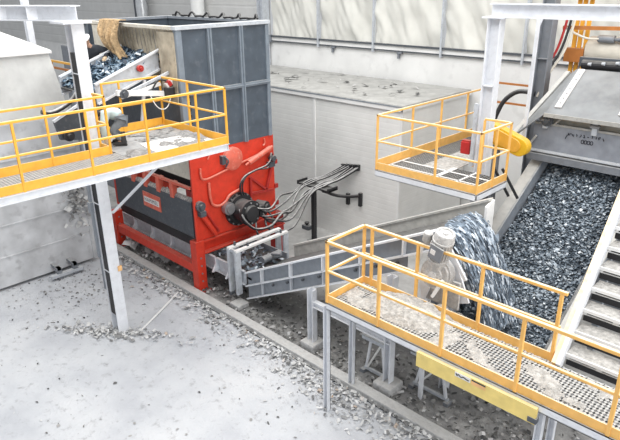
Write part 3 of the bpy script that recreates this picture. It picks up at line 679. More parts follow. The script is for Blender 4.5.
build('end_plate', B().prism([(-4.72, 9.2, 2.9), (-4.72, 9.46, 2.95), (-4.72, 9.46, 3.80), (-4.72, 9.2, 3.72)], (.05, 0, 0)), 'wallwhite', t)
build('horizontal_frame', B().box(-16.2, -10.2, YN-.02, YN, .58, .98).box(-16.2, -10.2, YN-.08, YN, .95, .98).box(-16.2, -10.2, YN-.08, YN, .58, .61), 'lightgrey', t)
build('horizontal_frame', B().box(-16.2, -10.2, YF, YF+.03, .58, .98), 'grey', t)
build('horizontal_belt', B().box(-16.2, -10.0, YN, YF, .76, .82), 'black', t)
for x in (-15.4, -14.4, -13.4, -12.4, -11.35, -10.8): build('rib', B().box(x-.02, x+.02, YN-.09, YN, .58, .98).prism([(x-.03, YN-.2, .60), (x-.03, YN, .62), (x-.03, YN, .92)], (.06, 0, 0)), 'white', t)
for x in (-15.5, -13, -10.9):
    for y in (YN+.05, YF-.05): build('leg', B().box(x-.05, x+.05, y-.05, y+.05, 0, .6), 'grey', t)
build('leg', B().bar((-5.04, 8.02, 0), (-5.04, 8.02, cz(-5.04, -.5)), .07, .07, up=(1, 0, 0)), 'white', t)
for x in (-7.74, -5.66, -4.88):
    yl = 8.6 if x == -4.88 else 7.80
    build('leg', B().channel((x, yl, .2 if x != -4.88 else 0), (x, yl, cz(x, -.7 if yl < 8 else -.42)), .15, .16, .02, up=(1, 0, 0)), 'white', t)
    build('leg', B().bar((x, YF-.05, 0), (x, YF-.05, cz(x, -.4)), .12, .12, up=(1, 0, 0)), 'grey', t)
build('tie_beam', B().ibeam((-7.7, 7.80, 1.14), (-5.6, 7.80, 1.14), .12, .14, .015, .015), 'white', t)
build('chute_plate', B().prism([(-4.98, 7.86, 3.42), (-4.52, 7.9, 3.3), (-4.16, 7.9, 2.5), (-4.36, 7.9, 2.42), (-4.75, 7.86, 2.9)], (0, .04, 0)), 'white', t)
build('strut', B().bar((-4.60, 7.72, 3.62), (-4.18, 7.76, 2.98), .05, .05), 'white', t)
build('marker', B().box(-10.5, -10.36, 7.88, 7.93, .52, .66), 'yellow', t)
# transfer frame between the two sections
t = thing('transfer_frame', 'pale grey double portal frame at the foot of the rising conveyor', 'frame', (-10.35, 8.7, .3))
for x in (-10.62, -10.34):
    for y in (7.86, 9.46): build('upright', B().bar((x, y, .32 if y < 8 else 0), (x, y, 1.50), .07, .16, up=(0, 1, 0)), 'lightgrey', t, bevel=.006)
    build('cross_bar', B().bar((x, 7.80, 1.50), (x, 9.52, 1.50), .10, .06), 'wallwhite', t, bevel=.006)
build('side_bar', B().bar((-10.66, 7.86, 1.46), (-10.30, 7.86, 1.46), .06, .08).bar((-10.66, 9.46, 1.44), (-10.30, 9.46, 1.44), .06, .08), 'lightgrey', t)
build('tensioner', B().cyl((-10.25, 8.9, 1.1), (-9.9, 8.9, 1.2), .04).cyl((-10.3, 8.6, 1.0), (-10.3, 9.2, 1.0), .1), 'midgrey', t)
bolts(t, [(-10.6, 8.0, 1.53), (-10.34, 8.2, 1.53), (-10.34, 9.3, 1.53)], (0, 0, 1), [(0, .03), (.1, .03)], 'dark')
# footings
def footing(x, y, s, h, label):
    solo('concrete_footing', B().prism([(x-s, y-s, 0), (x+s, y-s, 0), (x+s, y+s, 0), (x-s, y+s, 0)], (0, 0, h)), 'concrete', label, 'footing', 'concrete footings under the conveyor', bevel=.03)
footing(-7.74, 7.80, .20, .2, 'concrete block footing under the conveyor leg left of the railed walkway end')
footing(-5.66, 7.80, .22, .2, 'concrete block footing under the conveyor leg behind the walkway legs')
footing(-10.3, 7.80, .18, .14, 'concrete block footing below the portal frame of the discharge conveyor')
# motor at the head
t = thing('gear_motor', 'dust-white upright gear motor on the head of the rising conveyor', 'motor', (-4.9, 7.62, 2.7))
ax = V((.27, -.10, 1)).normalized(); mo = V((-4.64, 7.60, 3.24))
mb_ = build('motor_body', B().lathe(mo, ax, [(0, .15), (.05, .18), (.08, .18), (.08, .155), (.42, .155), (.42, .18), (.45, .18), (.45, .165), (.57, .165), (.59, .15), (.59, .12), (.565, .11), (.565, .05), (.59, .04)], 24), 'dusty_motor', t, smooth=True)
fn = B()
for k in range(20):
    a = 2*PI*k/20; u = V((1, 0, -.16)).normalized(); w = ax.cross(u)
    r_ = u*math.cos(a)+w*math.sin(a); fn.bar(mo+ax*.09+r_*.16, mo+ax*.41+r_*.16, .012, .03, up=r_)
build('cooling_fins', fn, 'dusty_motor', mb_)
npl = build('name_plate', B().bar(mo+ax*.12+V((.03, -.19, 0)), mo+ax*.38+V((.03, -.19, 0)), .24, .03, up=(0, -1, 0)), 'midgrey', mb_)
build('plate_mark', B().bar(mo+ax*.22+V((-.02, -.207, 0)), mo+ax*.31+V((-.02, -.207, 0)), .09, .006, up=(0, -1, 0)), 'labelwhite', mb_)
build('terminal_box', B().lathe(mo+ax*.36+V((-.27, -.05, -.02)), ax, [(0, .06), (.02, .075), (.18, .075), (.2, .05)], 14), 'dusty_motor', t, smooth=True)
build('gearbox', B().lathe((-4.66, 7.68, 2.98), (.1, -1, .15), [(-.1, .27), (.08, .27), (.08, .24), (.14, .24), (.14, .15), (.19, .15), (.19, .07), (.22, .07)], 24), 'dusty_motor', t, smooth=True)
build('gearbox_neck', B().lathe(mo-ax*.15, ax, [(0, .13), (.16, .16)], 16), 'dusty_motor', t)
build('mounting_plate', B().box(-4.95, -4.3, 7.80, 7.85, 2.35, 2.85), 'dusty_motor', t)
build('foot_plate', B().prism([(-5.05, 7.72, 2.75), (-4.82, 7.72, 2.62), (-4.95, 7.72, 2.25)], (0, .03, 0)), 'white', t)
build('strut', B().bar((-5.0, 7.7, 3.38), (-5.15, 7.75, 2.75), .05, .03), 'wallwhite', t)
build('strut', B().bar((-4.45, 7.5, 2.98), (-4.62, 7.5, 2.62), .05, .05), 'wallwhite', t)

# belt material on the discharge conveyor
def dz(x, y): return cz(x, -.22)+.05*math.exp(-((y-8.75)/.42)**2)+.05*noise.fractal((x*3, y*3, 2), 1, 2, 3)
def ds():
    x = random.uniform(-10.0, -4.85); y = random.uniform(YN+.1, YF-.03); return (x, y, dz(x, y)+random.uniform(-.01, .03))
b = B().sheet(120, 14, lambda u, v: (-10.05+5.2*u, YN+.05+(YF-YN-.08)*v, dz(-10.05+5.2*u, YN+.05+(YF-YN-.08)*v)-.02))
flakes(1500, ds, .03, .10, .5, .5, b)
solo('shredded_plastic', b, 'flakes', 'dark shredded plastic riding up the discharge conveyor belt', 'shredded plastic', kind='stuff')
b = flakes(900, lambda: (random.uniform(-16.1, -10.1), random.uniform(YN+.05, YF-.05), .83+random.uniform(0, .14)), .04, .16, .6, .6)
solo('shredded_plastic', b, 'flakes', 'shredded plastic on the flat belt directly under the shredder', 'shredded plastic', kind='stuff')

# ------------------------------------------------------------------ wide conveyor
WS = .652
def wz(y, off=0): return 2.63+WS*(y-10.85)+off
WX0, WX1 = -5.02, -3.15
t = thing('wide_conveyor', 'wide steep conveyor full of shredded plastic rising to the grey hood', 'conveyor', (-4.1, 8, 0))
ya, yb = 8.3, 13.2
build('belt', B().prism([(WX0, ya, wz(ya, -.05)), (WX0, yb, wz(yb, -.05)), (WX0, yb, wz(yb, -.12)), (WX0, ya, wz(ya, -.12))], (WX1-WX0, 0, 0)), 'black', t)
def wall(x, w, y0, y1, lo_, hi_, m, name): build(name, B().prism([(x, y0, wz(y0, lo_)), (x, y1, wz(y1, lo_)), (x, y1, wz(y1, hi_)), (x, y0, wz(y0, hi_))], (w, 0, 0)), m, t)
wall(WX0-.05, .05, 8.3, yb, -.3, .36, 'grey', 'side_wall')
wall(WX0-.26, .22, 10.45, yb, .28, .36, 'skirt', 'side_flange')
wall(WX0-.30, .24, 8.3, 10.9, .18, .30, 'skirt', 'side_flange')
wall(WX1, .05, ya, yb, -.3, .36, 'midgrey', 'side_wall')
wall(WX1, .18, ya, yb, .30, .36, 'skirt', 'side_flange')
for y in (9.4, 11.6):
    for x in (WX0+.05, WX1-.05): build('leg', B().bar((x, y, 0), (x, y, wz(y, -.14)), .12, .12, up=(1, 0, 0)), 'grey', t)
build('tail_roller', B().cyl((WX0, ya, wz(ya, -.1)), (WX1, ya, wz(ya, -.1)), .1), 'midgrey', t)
def pz(x, y):
    u = (x-WX0)/(WX1-WX0); return wz(y, -.04)+.20*max(0, math.sin(PI*u))**.6+.06*noise.fractal((x*2.5, y*2.5, 9), 1, 2, 4)
def ps():
    x = random.uniform(WX0+.02, WX1-.02); y = random.uniform(8.35, 12.75); return (x, y, pz(x, y)+random.uniform(-.01, .035))
solo('plastic_bed', B().sheet(40, 110, lambda u, v: (WX0+.01+(WX1-WX0-.02)*u, 8.3+4.6*v, pz(WX0+(WX1-WX0)*u, 8.3+4.6*v)-.015), .02), 'flakebase', 'dark compacted plastic bed under the loose flakes on the wide conveyor', 'shredded plastic', kind='stuff')
solo('shredded_plastic', flakes(15000, ps, .03, .09, .5, .5), 'flakes', 'heap of blue-grey shredded plastic flakes covering the wide conveyor', 'shredded plastic', kind='stuff')
# falling stream
def st(u, v):
    """u across width (y), v along fall"""
    y = 8.12+1.05*u; tt = v*.62
    x = -4.95+1.62*tt; z = 3.40+.35*tt-4.9*tt*tt*.98+.10*math.sin(PI*u)
    z = max(z, 1.2)
    w = .05*noise.fractal((u*4, v*3, 3), 1, 2, 3)
    return V((x+w, y+.18*v*(.5-u)+.1*w, z+w))
def ss():
    u = random.random(); v = random.random()
    p = st(u, v); return p+V((random.gauss(0, .05), random.gauss(0, .04), random.gauss(0, .04)))
solo('plastic_stream', B().sheet(30, 40, st, .12), 'stream', 'dense core of the plastic cascade falling off the rising conveyor', 'shredded plastic', kind='stuff')
b = B()
for _ in range(9000):
    u = random.random(); v = random.random()**.9
    p = st(u, v)+V((random.gauss(.03, .055), random.gauss(0, .06), random.gauss(.02, .045))); q = st(u, min(1, v+.05))-st(u, v)
    d = q.normalized() if q.length > .005 else V((.3, 0, -1)); l = random.uniform(.06, .17); w = V((random.gauss(0, .3), 1, random.gauss(0, .3))); w = (w-d*w.dot(d)).normalized()*random.uniform(.006, .022); nn = d.cross(w).normalized()*.01
    b.add([p-d*l/2-w, p-d*l/2+w, p+d*l/2+w*.7, p+d*l/2-w*.7, p-w+nn, p+w+nn], [(0, 4, 5, 1), (4, 3, 2, 5)])
solo('falling_flakes', b, 'streamflakes', 'pale plastic flakes falling from the rising conveyor onto the wide one', 'shredded plastic', kind='stuff')

# scraper plate
t = thing('scraper_gate', 'blue-grey scraper gate across the wide conveyor below the hood', 'gate', (-4, 12.15, 4.0))
gy = 12.15
gp = build('gate_plate', B().box(-5.3, -2.6, gy, gy+.05, 4.12, 4.66), 'scraper', t)
build('lower_lip', B().box(-5.32, -2.6, gy-.16, gy+.06, 3.92, 4.06), 'midgrey', t)
build('lower_lip', B().bar((-5.32, gy-.05, 4.11), (-2.6, gy-.05, 4.11), .12, .03), 'lightgrey', t)
build('top_frame', B().bar((-5.3, gy+.05, 4.68), (-2.6, gy+.05, 4.68), .10, .05), 'skirt', t)
for x in (-5.05, -4.05, -3.1):
    br = build('hinge', B().box(x-.05, x+.05, gy-.06, gy+.04, 4.60, 4.86), 'lightgrey', t)
    build('hinge_pin', B().lathe((x-.09, gy-.04, 4.78), (1, 0, 0), [(0, .045), (.18, .045)], 10), 'bolt', br)
build('latch', B().lathe((-5.02, gy-.02, 4.76), (0, -1, 0), [(0, .12), (.05, .12), (.05, .05), (.1, .05)], 14), 'dark', t)
build('latch', B().bar((-4.85, gy-.03, 4.72), (-4.68, gy-.03, 4.9), .03, .03).bar((-5.34, gy-.06, 4.2), (-5.2, gy-.06, 4.42), .04, .04), 'skirt', t)
# handwritten marks
ink = B(); x0 = -4.55
strokes = []
random.seed(3)
for k in range(10):
    px = x0+.075*k; strokes.append([(px+random.uniform(-.02, .03), 4.545+random.uniform(-.03, .03)) for _ in range(4)])
strokes.append([(x0-.06, 4.44), (x0-.03, 4.52), (x0+.05, 4.56), (x0+.10, 4.50)])
for k in range(4):
    px = x0+.27+.06*k; strokes.append([(px, 4.40), (px+.04, 4.40), (px+.04, 4.46), (px, 4.46), (px, 4.40)])
for s_ in strokes: ink.tube(spline([(a, gy-.006, c) for a, c in s_], 3), .007, 5)
build('handwritten_marks', ink, 'ink', gp)
random.seed(11)
# hood
t = thing('conveyor_hood', 'large grey sheet-metal hood over the head of the wide conveyor', 'hood', (-4, 12.6, 4.9))
HS = .62
def hz(y): return 4.93+HS*(y-12.0)
b = B().prism([(-5.04, 12.0, hz(12)), (-1.5, 12.0, hz(12)), (-1.5, 13.25, hz(13.25)), (-5.0, 13.25, hz(13.25))], (0, -.02, -.04))
build('top_sheet', b, 'hood', t)
build('side_sheet', B().prism([(-5.04, 12.0, hz(12)), (-5.0, 13.25, hz(13.25)), (-5.42, 13.35, hz(13.35)-.42), (-5.62, 11.75, 4.30), (-5.50, 11.75, 4.48)], (-.03, 0, -.02)), 'hood', t)
build('side_flange', B().bar((-5.62, 11.70, 4.34), (-5.20, 13.3, hz(13.3)-.12), .10, .05), 'skirt', t)
build('front_lip', B().bar((-5.06, 11.99, hz(12)-.03), (-1.5, 11.99, hz(12)-.03), .03, .08), 'skirt', t)
for x, y0, y1 in ((-4.86, 12.15, 13.2), (-3.62, 12.15, 13.2)):
    s_ = build('strap', B().bar((x, y0, hz(y0)+.03), (x-.02, y1, hz(y1)+.03), .13, .03), 'labelwhite', t)
    bolts(s_, [(x, y0+.1+k*.13, hz(y0+.1+k*.13)+.04) for k in range(7)], (0, -HS*.8, 1), [(0, .018), (.012, .018)])
build('back_wall', B().box(-5.0, -1.5, 13.2, 13.25, 4.6, hz(13.25)-.05), 'midgrey', t)
build('inner_skirt', B().box(-5.0, -1.5, 12.30, 12.34, 4.62, 5.05), 'cream', t)
# things behind the hood
t = thing('roller_head', 'dark roller head with small pale bearings along the top of the hood', 'roller', (-4.2, 13.45, 5.4))
build('shaft', B().cyl((-5.0, 13.5, 5.78), (-2, 13.5, 5.78), .1), 'black', t)
build('cross_beam', B().box(-5.1, -2, 13.55, 13.7, 5.72, 5.92), 'dark', t)
build('stand', B().box(-5.0, -4.9, 13.55, 13.7, 0, 5.72), 'dark', t)
bolts(t, [(-4.85+k*.28, 13.4, 5.80+.03*(k % 3)) for k in range(9)], (1, 0, 0), [(0, .03), (.07, .04), (.07, .02)], 'lightgrey', 'bearing')
t = thing('beige_drum', 'big beige drum behind the hood at the right edge', 'drum', (-4.2, 14.2, 5.5))
build('shell', B().lathe((-5.22, 14.3, 5.98), (1, 0, 0), [(0, .05), (.0, .28), (.04, .33), (3.0, .33), (3.04, .28)], 28), 'beige', t, smooth=True)
build('cylinder', B().lathe((-4.95, 14.0, 6.28), (1, 0, 0), [(0, .05), (.03, .08), (.36, .08), (.36, .04), (.5, .04)], 14), 'grey', t, smooth=True)
build('clamp_block', B().box(-4.40, -4.1, 13.9, 14.1, 6.2, 6.42).lathe((-4.45, 14.0, 6.3), (1, 0, 0), [(0, .11), (.06, .11)], 14), 'dark', t)
build('saddle', B().box(-5.1, -2.2, 14.1, 14.6, 0, 5.7), 'midgrey', t)
t = thing('orange_support_frame', 'orange steel frame with paired posts left of the beige drum', 'frame', (-5.35, 14.2, 0))
for x in (-5.48, -5.36, -5.22): build('post', B().bar((x-.02, 14.1, 0), (x, 14.1, 7.6), .06, .08, up=(1, 0, 0)), 'orange', t)
build('foot_block', B().box(-5.62, -5.2, 13.95, 14.25, 5.75, 6.05), 'rust', t)
build('cross_rail', B().bar((-5.7, 13.9, 6.49), (-2.2, 13.9, 6.56), .06, .08), 'rust', t)
build('upper_platform', B().box(-5.6, -2, 13.9, 14.5, 7.12, 7.18).box(-5.6, -2, 13.86, 13.9, 7.14, 7.3), 'orange', t)
for k in range(6): build('lattice_bar', B().bar((-5.4+k*.45, 14.0, 7.2), (-5.4+k*.45, 14.0, 8.2), .06, .06, up=(1, 0, 0)), 'cream', t)
for i, (dx, m, l) in enumerate(((0, 'fire', 'reddish cable hanging beside the orange posts, leftmost of three'), (.09, 'black', 'black cable hanging beside the orange posts, middle of three'), (.17, 'beige', 'beige cable hanging beside the orange posts, nearest to them'))):
    solo('hanging_cable', B().tube(spline([(-5.55+dx, 13.75, 6.9), (-5.58+dx, 13.7, 6.5), (-5.66+dx, 13.6, 6.0), (-5.85+dx, 13.4, 5.5), (-6.0+dx, 13.3, 5.0)]), .03), m, l, 'cable', 'cables beside the orange posts', smooth=True)
solo('hanging_cable', B().tube(spline([(-5.62, 13.8, 6.52), (-5.4, 13.7, 6.42), (-5.1, 13.75, 6.30), (-4.9, 13.95, 6.28)]), .025), 'beige', 'pale cable sagging to the small grey cylinder on the drum', 'cable', smooth=True)

# ------------------------------------------------------------------ right gantry
t = thing('steel_column', 'white steel I-column at right passing through the orange railed platform', 'column', (-5.75, 10.88, 0))
build('shaft', icolumn(-5.75, 10.88, 6.83, .20, .27), 'white', t)
build('base_plate', B().box(-6.1, -5.6, 10.66, 11.1, 0, .03), 'lightgrey', t)
build('cap_plate', B().box(-5.98, -5.52, 10.72, 11.04, 6.83, 6.86), 'white', t)
build('stiffener', B().box(-5.87, -5.63, 10.78, 10.98, 5.55, 5.57), 'white', t)
build('cable_conduit', B().bar((-5.93, 10.76, 3.9), (-5.93, 10.76, 5.2), .07, .07, up=(1, 0, 0)), 'lightgrey', t)
solo('steel_beam', B().ibeam((-5.86, 10.88, 6.97), (0, 10.88, 6.97), .24, .25, .02, .015), 'white', 'white horizontal I-beam lying on top of the right-hand column', 'beam')
solo('background_column', B().ibeam((-5.78, 13.3, 0), (-5.78, 13.3, 8.5), .26, .28, .02, .016, up=(1, 0, 0)).box(-5.9, -5.66, 13.2, 13.4, 5.85, 5.87), 'midgrey', 'dark grey I-column behind the hood, right of the white column', 'column')
t = thing('guide_pole', 'thin white pole standing at the left end of the scraper gate', 'pole', (-5.42, 11.9, 4.2))
build('pole', B().box(-5.41, -5.35, 11.86, 11.92, 4.25, 6.84), 'white', t)
build('bracket', B().prism([(-5.45, 11.9, 6.84), (-5.28, 11.9, 6.84), (-5.38, 11.9, 6.55)], (0, .02, 0)), 'white', t)
build('foot', B().box(-5.52, -5.33, 11.84, 11.96, 4.15, 4.3), 'lightgrey', t)

# right platform
RZ = 3.82
t = thing('right_platform', 'orange railed platform with dusty deck beside the white enclosure', 'platform', (-6.3, 10.5, RZ))
px0, px1, py0, py1 = -7.45, -5.08, 9.5, 10.62
build('deck_plate', B().box(px0+.02, -6.2, py0+.03, 14.2, RZ-.03, RZ-.015), 'dust', t)
build('grating_deck', grating(-7.38, -6.25, 9.55, 10.3, RZ, .06, .012, .03, False), 'gratedark', t)
build('grating_deck', grating(-6.15, -5.16, 9.55, 10.6, RZ, .06, .012, .03, False), 'gratedark', t)
build('grating_deck', grating(-7.38, -6.9, 10.35, 14.1, RZ, .06, .012, .03, False), 'gratedark', t)
fr = B()
for x in (-7.38, -6.22, -6.17, -5.7): fr.box(x-.02, x+.02, 9.54, 10.6, RZ, RZ+.012)
for y in (9.9, 10.3): fr.box(-7.38, -5.16, y-.02, y+.02, RZ, RZ+.012)
build('panel_frame', fr, 'wallwhite', t)
build('under_tray', B().box(-6.2, px1, py0+.05, py1, RZ-.07, RZ-.06), 'gratedark', t)
build('edge_channel', B().channel((px0, py0, RZ-.10), (px1, py0, RZ-.10), .07, .13, .012, side=1), 'white', t)
build('edge_channel', B().channel((px1, py0, RZ-.10), (px1, py1, RZ-.10), .07, .13, .012, side=1), 'white', t)
build('edge_channel', B().channel((px0, py0, RZ-.10), (px0, 14.2, RZ-.10), .07, .13, .012, side=-1), 'white', t)
rail_run(t, [(px0, py0), (px1, py0)], RZ, 4.95, [(px0, py0), (-6.0, py0), (px1, py0)], 'peach', toe_h=.15)
rail_run(t, [(px1, py0), (px1, py1)], RZ, 4.95, [(px1, 10.08), (px1, py1)], 'peach', toe_h=.15)
rail_run(t, [(px1, py1), (-5.62, py1)], RZ, 4.95, [(-5.64, py1)], 'peach', toe=False)
rail_run(t, [(px0, py0), (px0, 14.2)], RZ, 4.95, [(px0, y) for y in (10.75, 11.9, 13.05, 14.2)], 'peach', toe_h=.2)
build('rail_post', B().box(-6.02, -5.96, 10.95, 11.01, RZ, 4.70), 'orange', t)
for x, y in ((-7.2, 13.9), (-5.5, 10.75)): build('support_leg', B().bar((x, y, 0), (x, y, RZ-.15), .12, .12, up=(1, 0, 0)), 'midgrey', t)
for dx in (0, .2): build('diagonal_brace', B().bar((-5.55+dx, 11.0, 3.9), (-5.2+dx, 11.12, 3.3), .05, .05), 'black', t)
t = thing('red_box', 'small dark red box fixed to the orange post beside the right-hand white column', 'box', (-6.1, 10.8, 4.1))
build('housing', B().box(-6.21, -6.0, 10.74, 10.88, 4.12, 4.38), 'fire', t, bevel=.015)
build('cap', B().box(-6.19, -6.02, 10.76, 10.86, 4.38, 4.41), 'darkred', t)
t = thing('drive_guard', 'rounded yellow drive guard right of the white column', 'guard', (-5.65, 11.5, 3.9))
pl_ = []
c1 = V((-5.95, 11.4, 4.50)); c2 = V((-5.25, 11.4, 4.28)); dv = (c2-c1).normalized(); up_ = V((-dv.z, 0, dv.x))
for k in range(13):
    a = PI/2-PI*k/12; pl_.append(c2+dv*(.19*math.cos(a))+up_*(.19*math.sin(a)))
for k in range(13):
    a = -PI/2-PI*k/12; pl_.append(c1+dv*(.21*math.cos(a))+up_*(.21*math.sin(a)))
build('cover', B().prism(pl_, (0, .22, 0)), 'guard', t, bevel=.02)
pl2 = [(p-c1.lerp(c2, .5))*.72+c1.lerp(c2, .5)+V((0, -.02, 0)) for p in pl_]
build('face_rim', B().prism(pl2, (0, .03, 0)), 'orange', t, bevel=.005)
build('mount', B().bar((-5.8, 11.55, 0), (-5.8, 11.55, 4.3), .12, .12, up=(1, 0, 0)), 'midgrey', t)
solo('rubber_hose', B().tube(spline([(-5.62, 12.4, 5.25), (-5.9, 12.4, 5.22), (-6.15, 12.35, 5.0), (-6.3, 12.3, 4.6), (-6.38, 12.2, 4.2), (-6.4, 12.1, 3.86)]), .05, 10), 'black', 'thick black hose arching beside the hood to the right platform', 'hose', smooth=True)
t = thing('rear_guard_rail', 'thin orange rail behind the right-hand white column', 'railing', (-7, 14.6, 0))
build('top_rail', B().bar((-7.5, 14.6, 5.0), (-6.5, 14.6, 5.0), .05, .05), 'rust', t); build('mid_rail', B().bar((-7.5, 14.6, 4.5), (-6.5, 14.6, 4.5), .05, .05), 'rust', t)
build('rail_post', B().box(-6.55, -6.49, 14.57, 14.63, 0, 5.0), 'rust', t)

# ------------------------------------------------------------------ near walkway
KZ = 2.38
t = thing('near_walkway', 'long orange railed walkway with mesh deck at lower right', 'walkway', (-3.5, 7, KZ))
kx0, kx1, ky0, ky1 = -6.08, .6, 6.50, 7.47
build('mesh_deck', grating(kx0+.03, kx1, ky0+.03, ky1-.02, KZ, .115, .034, .02, True), 'grate', t)
for k in range(9): build('bearer', B().box(kx0+.1+k*.8, kx0+.16+k*.8, ky0+.03, ky1-.02, KZ-.07, KZ-.015), 'grate', t)
build('edge_channel', B().channel((kx0, ky0, KZ-.09), (kx1, ky0, KZ-.09), .06, .12, .012, side=1), 'white', t)
build('edge_channel', B().channel((kx0, ky1, KZ-.09), (kx1, ky1, KZ-.09), .06, .12, .012, side=-1), 'white', t)
rail_run(t, [(kx0, ky0), (kx1, ky0)], KZ, 3.50, [(kx0, ky0), (-4.97, ky0), (-3.80, ky0), (-2.62, ky0), (-1.42, ky0), (-.3, ky0)], 'peach', r=.026, toe_h=.14)
rail_run(t, [(kx0, ky0), (kx0, ky1)], KZ, 3.50, [(kx0-.0, ky1), (kx0+.18, ky1)], 'peach', r=.026, toe_h=.14)
rail_run(t, [(kx0, ky1), (-2.5, ky1)], KZ, 3.50, [(-4.93, ky1), (-3.75, ky1), (-2.55, ky1)], 'peach', r=.026, toe_h=.15)
for x, y in ((kx0-.04, ky0+.03), (kx0-.13, ky1-.13), (-2.24, ky0+.05), (-2.36, ky1-.06)):
    build('support_leg', B().channel((x, y, 0), (x, y, KZ-.14), .09, .10, .012, up=(1, 0, 0)), 'white', t)
build('cross_tie', B().bar((kx0, ky0+.05, 2.2), (kx0, ky1-.05, 2.2), .06, .08), 'white', t)
def mound(u, v):
    x = -5.75+1.9*u; y = ky0+.04+(ky1-ky0-.06)*v
    h = max(0, 1-((x+4.85)/.85)**2-((y-7.2)/.5)**2)
    return (x, y, KZ-.015+.20*h+(.05*noise.fractal((x*6, y*6, 2), 1, 2, 4) if h > 0 else 0)*(.3+h)-(.02 if h <= 0 else 0))
b = B().sheet(60, 34, mound)
pt = patches(kx0+.05, .5, ky0+.04, ky1-.03, KZ+.004, .035, .10, 2.1, .05, 12); b.add(pt.v, pt.f)
solo('deck_dust', b, 'dust', 'pale dust and fibre heaped on the near walkway deck', 'dust', kind='stuff')
solo('fibre_heap', B().sheet(40, 30, lambda u, v: (-5.0+1.1*u, 7.5+.6*v, 1.9+.55*math.sin(PI*u)**.5*(1-v*.7)*1.0+.1*noise.fractal((u*5, v*5, 6), 1, 2, 4)-.25*(1 if u in (0, 1) else 0))), 'dust', 'pale dust heap below the gear motor behind the walkway', 'dust', kind='stuff')
# yellow beam with sticker
t = thing('yellow_beam', 'yellow beam hung under the front edge of the near walkway', 'beam', (-3.2, 6.44, 2.1))
yb_ = build('beam', B().box(-4.14, -2.26, 6.40, 6.46, 2.06, 2.31), 'yellow', t)
build('end_stop', B().box(-2.36, -2.24, 6.39, 6.47, 2.08, 2.16), 'dark', t)
st_ = build('sticker', B().box(-3.47, -3.22, 6.392, 6.40, 2.225, 2.30), 'labelwhite', t)
sc = B().tube(spline([(-3.45, 6.39, 2.28), (-3.43, 6.39, 2.25), (-3.41, 6.39, 2.275), (-3.37, 6.39, 2.25), (-3.33, 6.39, 2.27), (-3.28, 6.39, 2.255), (-3.24, 6.39, 2.255)], 3), .008, 5)
build('sticker_mark', sc, 'ink', st_)
build('sticker', B().box(-3.20, -2.99, 6.392, 6.40, 2.22, 2.28), 'sticker', t); build('sticker_edge', B().box(-3.20, -2.99, 6.390, 6.40, 2.278, 2.292), 'ink', t)
# trestles below the walkway
def trestle(x, y, z, w, label):
    t = thing('trestle_frame', label, 'trestle', (x, y, 0), 'trestles under the near walkway')
    build('top_bar', B().channel((x-w/2, y, z), (x+w/2, y, z), .16, .08, .015), 'lightgrey', t)
    for sg in (-1, 1): build('leg', B().bar((x+sg*w*.22, y, z-.03), (x+sg*w*.36, y-.02, .12), .05, .05), 'white', t)
    build('bottom_bar', B().bar((x-w*.42, y-.02, .10), (x+w*.42, y-.02, .10), .05, .06), 'lightgrey', t)
    build('cross_brace', B().bar((x+w*.18, y-.01, z-.05), (x-w*.3, y-.02, .14), .035, .035), 'wallwhite', t)
    for sg in (-.42, .42): build('foot', B().box(x+w*sg-.05, x+w*sg+.05, y-.12, y+.06, 0, .08), 'midgrey', t)
trestle(-6.10, 7.98, .84, .66, 'small grey trestle under the walkway between its rear leg and the footed conveyor leg')
trestle(-4.95, 8.25, .80, .95, 'small grey trestle under the walkway right of the footed conveyor leg')

# ------------------------------------------------------------------ stairs
t = thing('steel_stairs', 'steel stairs with dusty treads rising beside the wide conveyor', 'stairs', (-2.0, 7.5, KZ))
SS = .82
def sx(y): return -2.42-.09*(y-7.45)
def sz(y): return 2.40+SS*(y-7.45)
ye = 11.6
for off, m, nm, w in ((-.055, 'peach', 'stringer_edge', .07), (0, 'white', 'stringer', .06), (1.28, 'white', 'stringer', .06)):
    build(nm, B().bar((sx(7.4)+off, 7.4, sz(7.4)+.02), (sx(ye)+off, ye, sz(ye)+.02), w, .20), m, t)
bl = B()
y = 7.6; k = 0
while y < ye-.1:
    z = KZ+.14+SS*(y-7.6)
    x0 = sx(y)+.03
    build('tread', B().box(x0, x0+1.22, y, y+.31, z-.03, z), 'dust', t)
    build('nosing', B().box(x0, x0+1.22, y-.025, y+.005, z-.045, z+.006), 'wallwhite', t)
    build('riser_gap_shade', B().box(x0, x0+1.22, y+.05, y+.06, z-.22, z-.03), 'black', t)  # black sheet stands for the shade in the open gap between treads
    build('riser_bar', B().box(x0, x0+1.22, y+.01, y+.03, z-.10, z-.085).box(x0, x0+.05, y+.005, y+.03, z-.10, z-.03).box(x0+.42, x0+.5, y+.005, y+.03, z-.10, z-.03), 'wallwhite', t)
    build('bolt', B().box(x0-.06, x0-.02, y+.02, y+.07, z+.06, z+.13), 'dark', t)
    y += .285; k += 1

# ------------------------------------------------------------------ litter on the floor
def lit1():
    while True:
        x = random.uniform(-17, -3); y = 7.28-abs(random.gauss(0, .30))
        if random.random() < .75 or x > -9: return (x, y, .02+random.random()*.04)
solo('kerb_litter', flakes(1300, lit1, .025, .13, .5, .4), 'litter', 'pale plastic litter strewn along the near side of the kerb', 'litter', kind='stuff')
solo('conveyor_litter', flakes(2600, lambda: (random.uniform(-16.5, -1), 7.58+abs(random.gauss(0, .9)), .015+random.random()*.05), .02, .12, .5, .5), 'litterdark', 'grey plastic litter covering the ground beneath the conveyors', 'litter', kind='stuff')
def lit3():
    if random.random() < .6: return (random.gauss(-14.4, .9), random.gauss(5.6, .8), .02)
    return (random.uniform(-16, -6), random.uniform(2, 7), .015)
solo('open_floor_litter', flakes(550, lit3, .015, .075, .4, .3), 'litterdark', 'dark crumbs and litter scattered over the open pale floor', 'litter', kind='stuff')
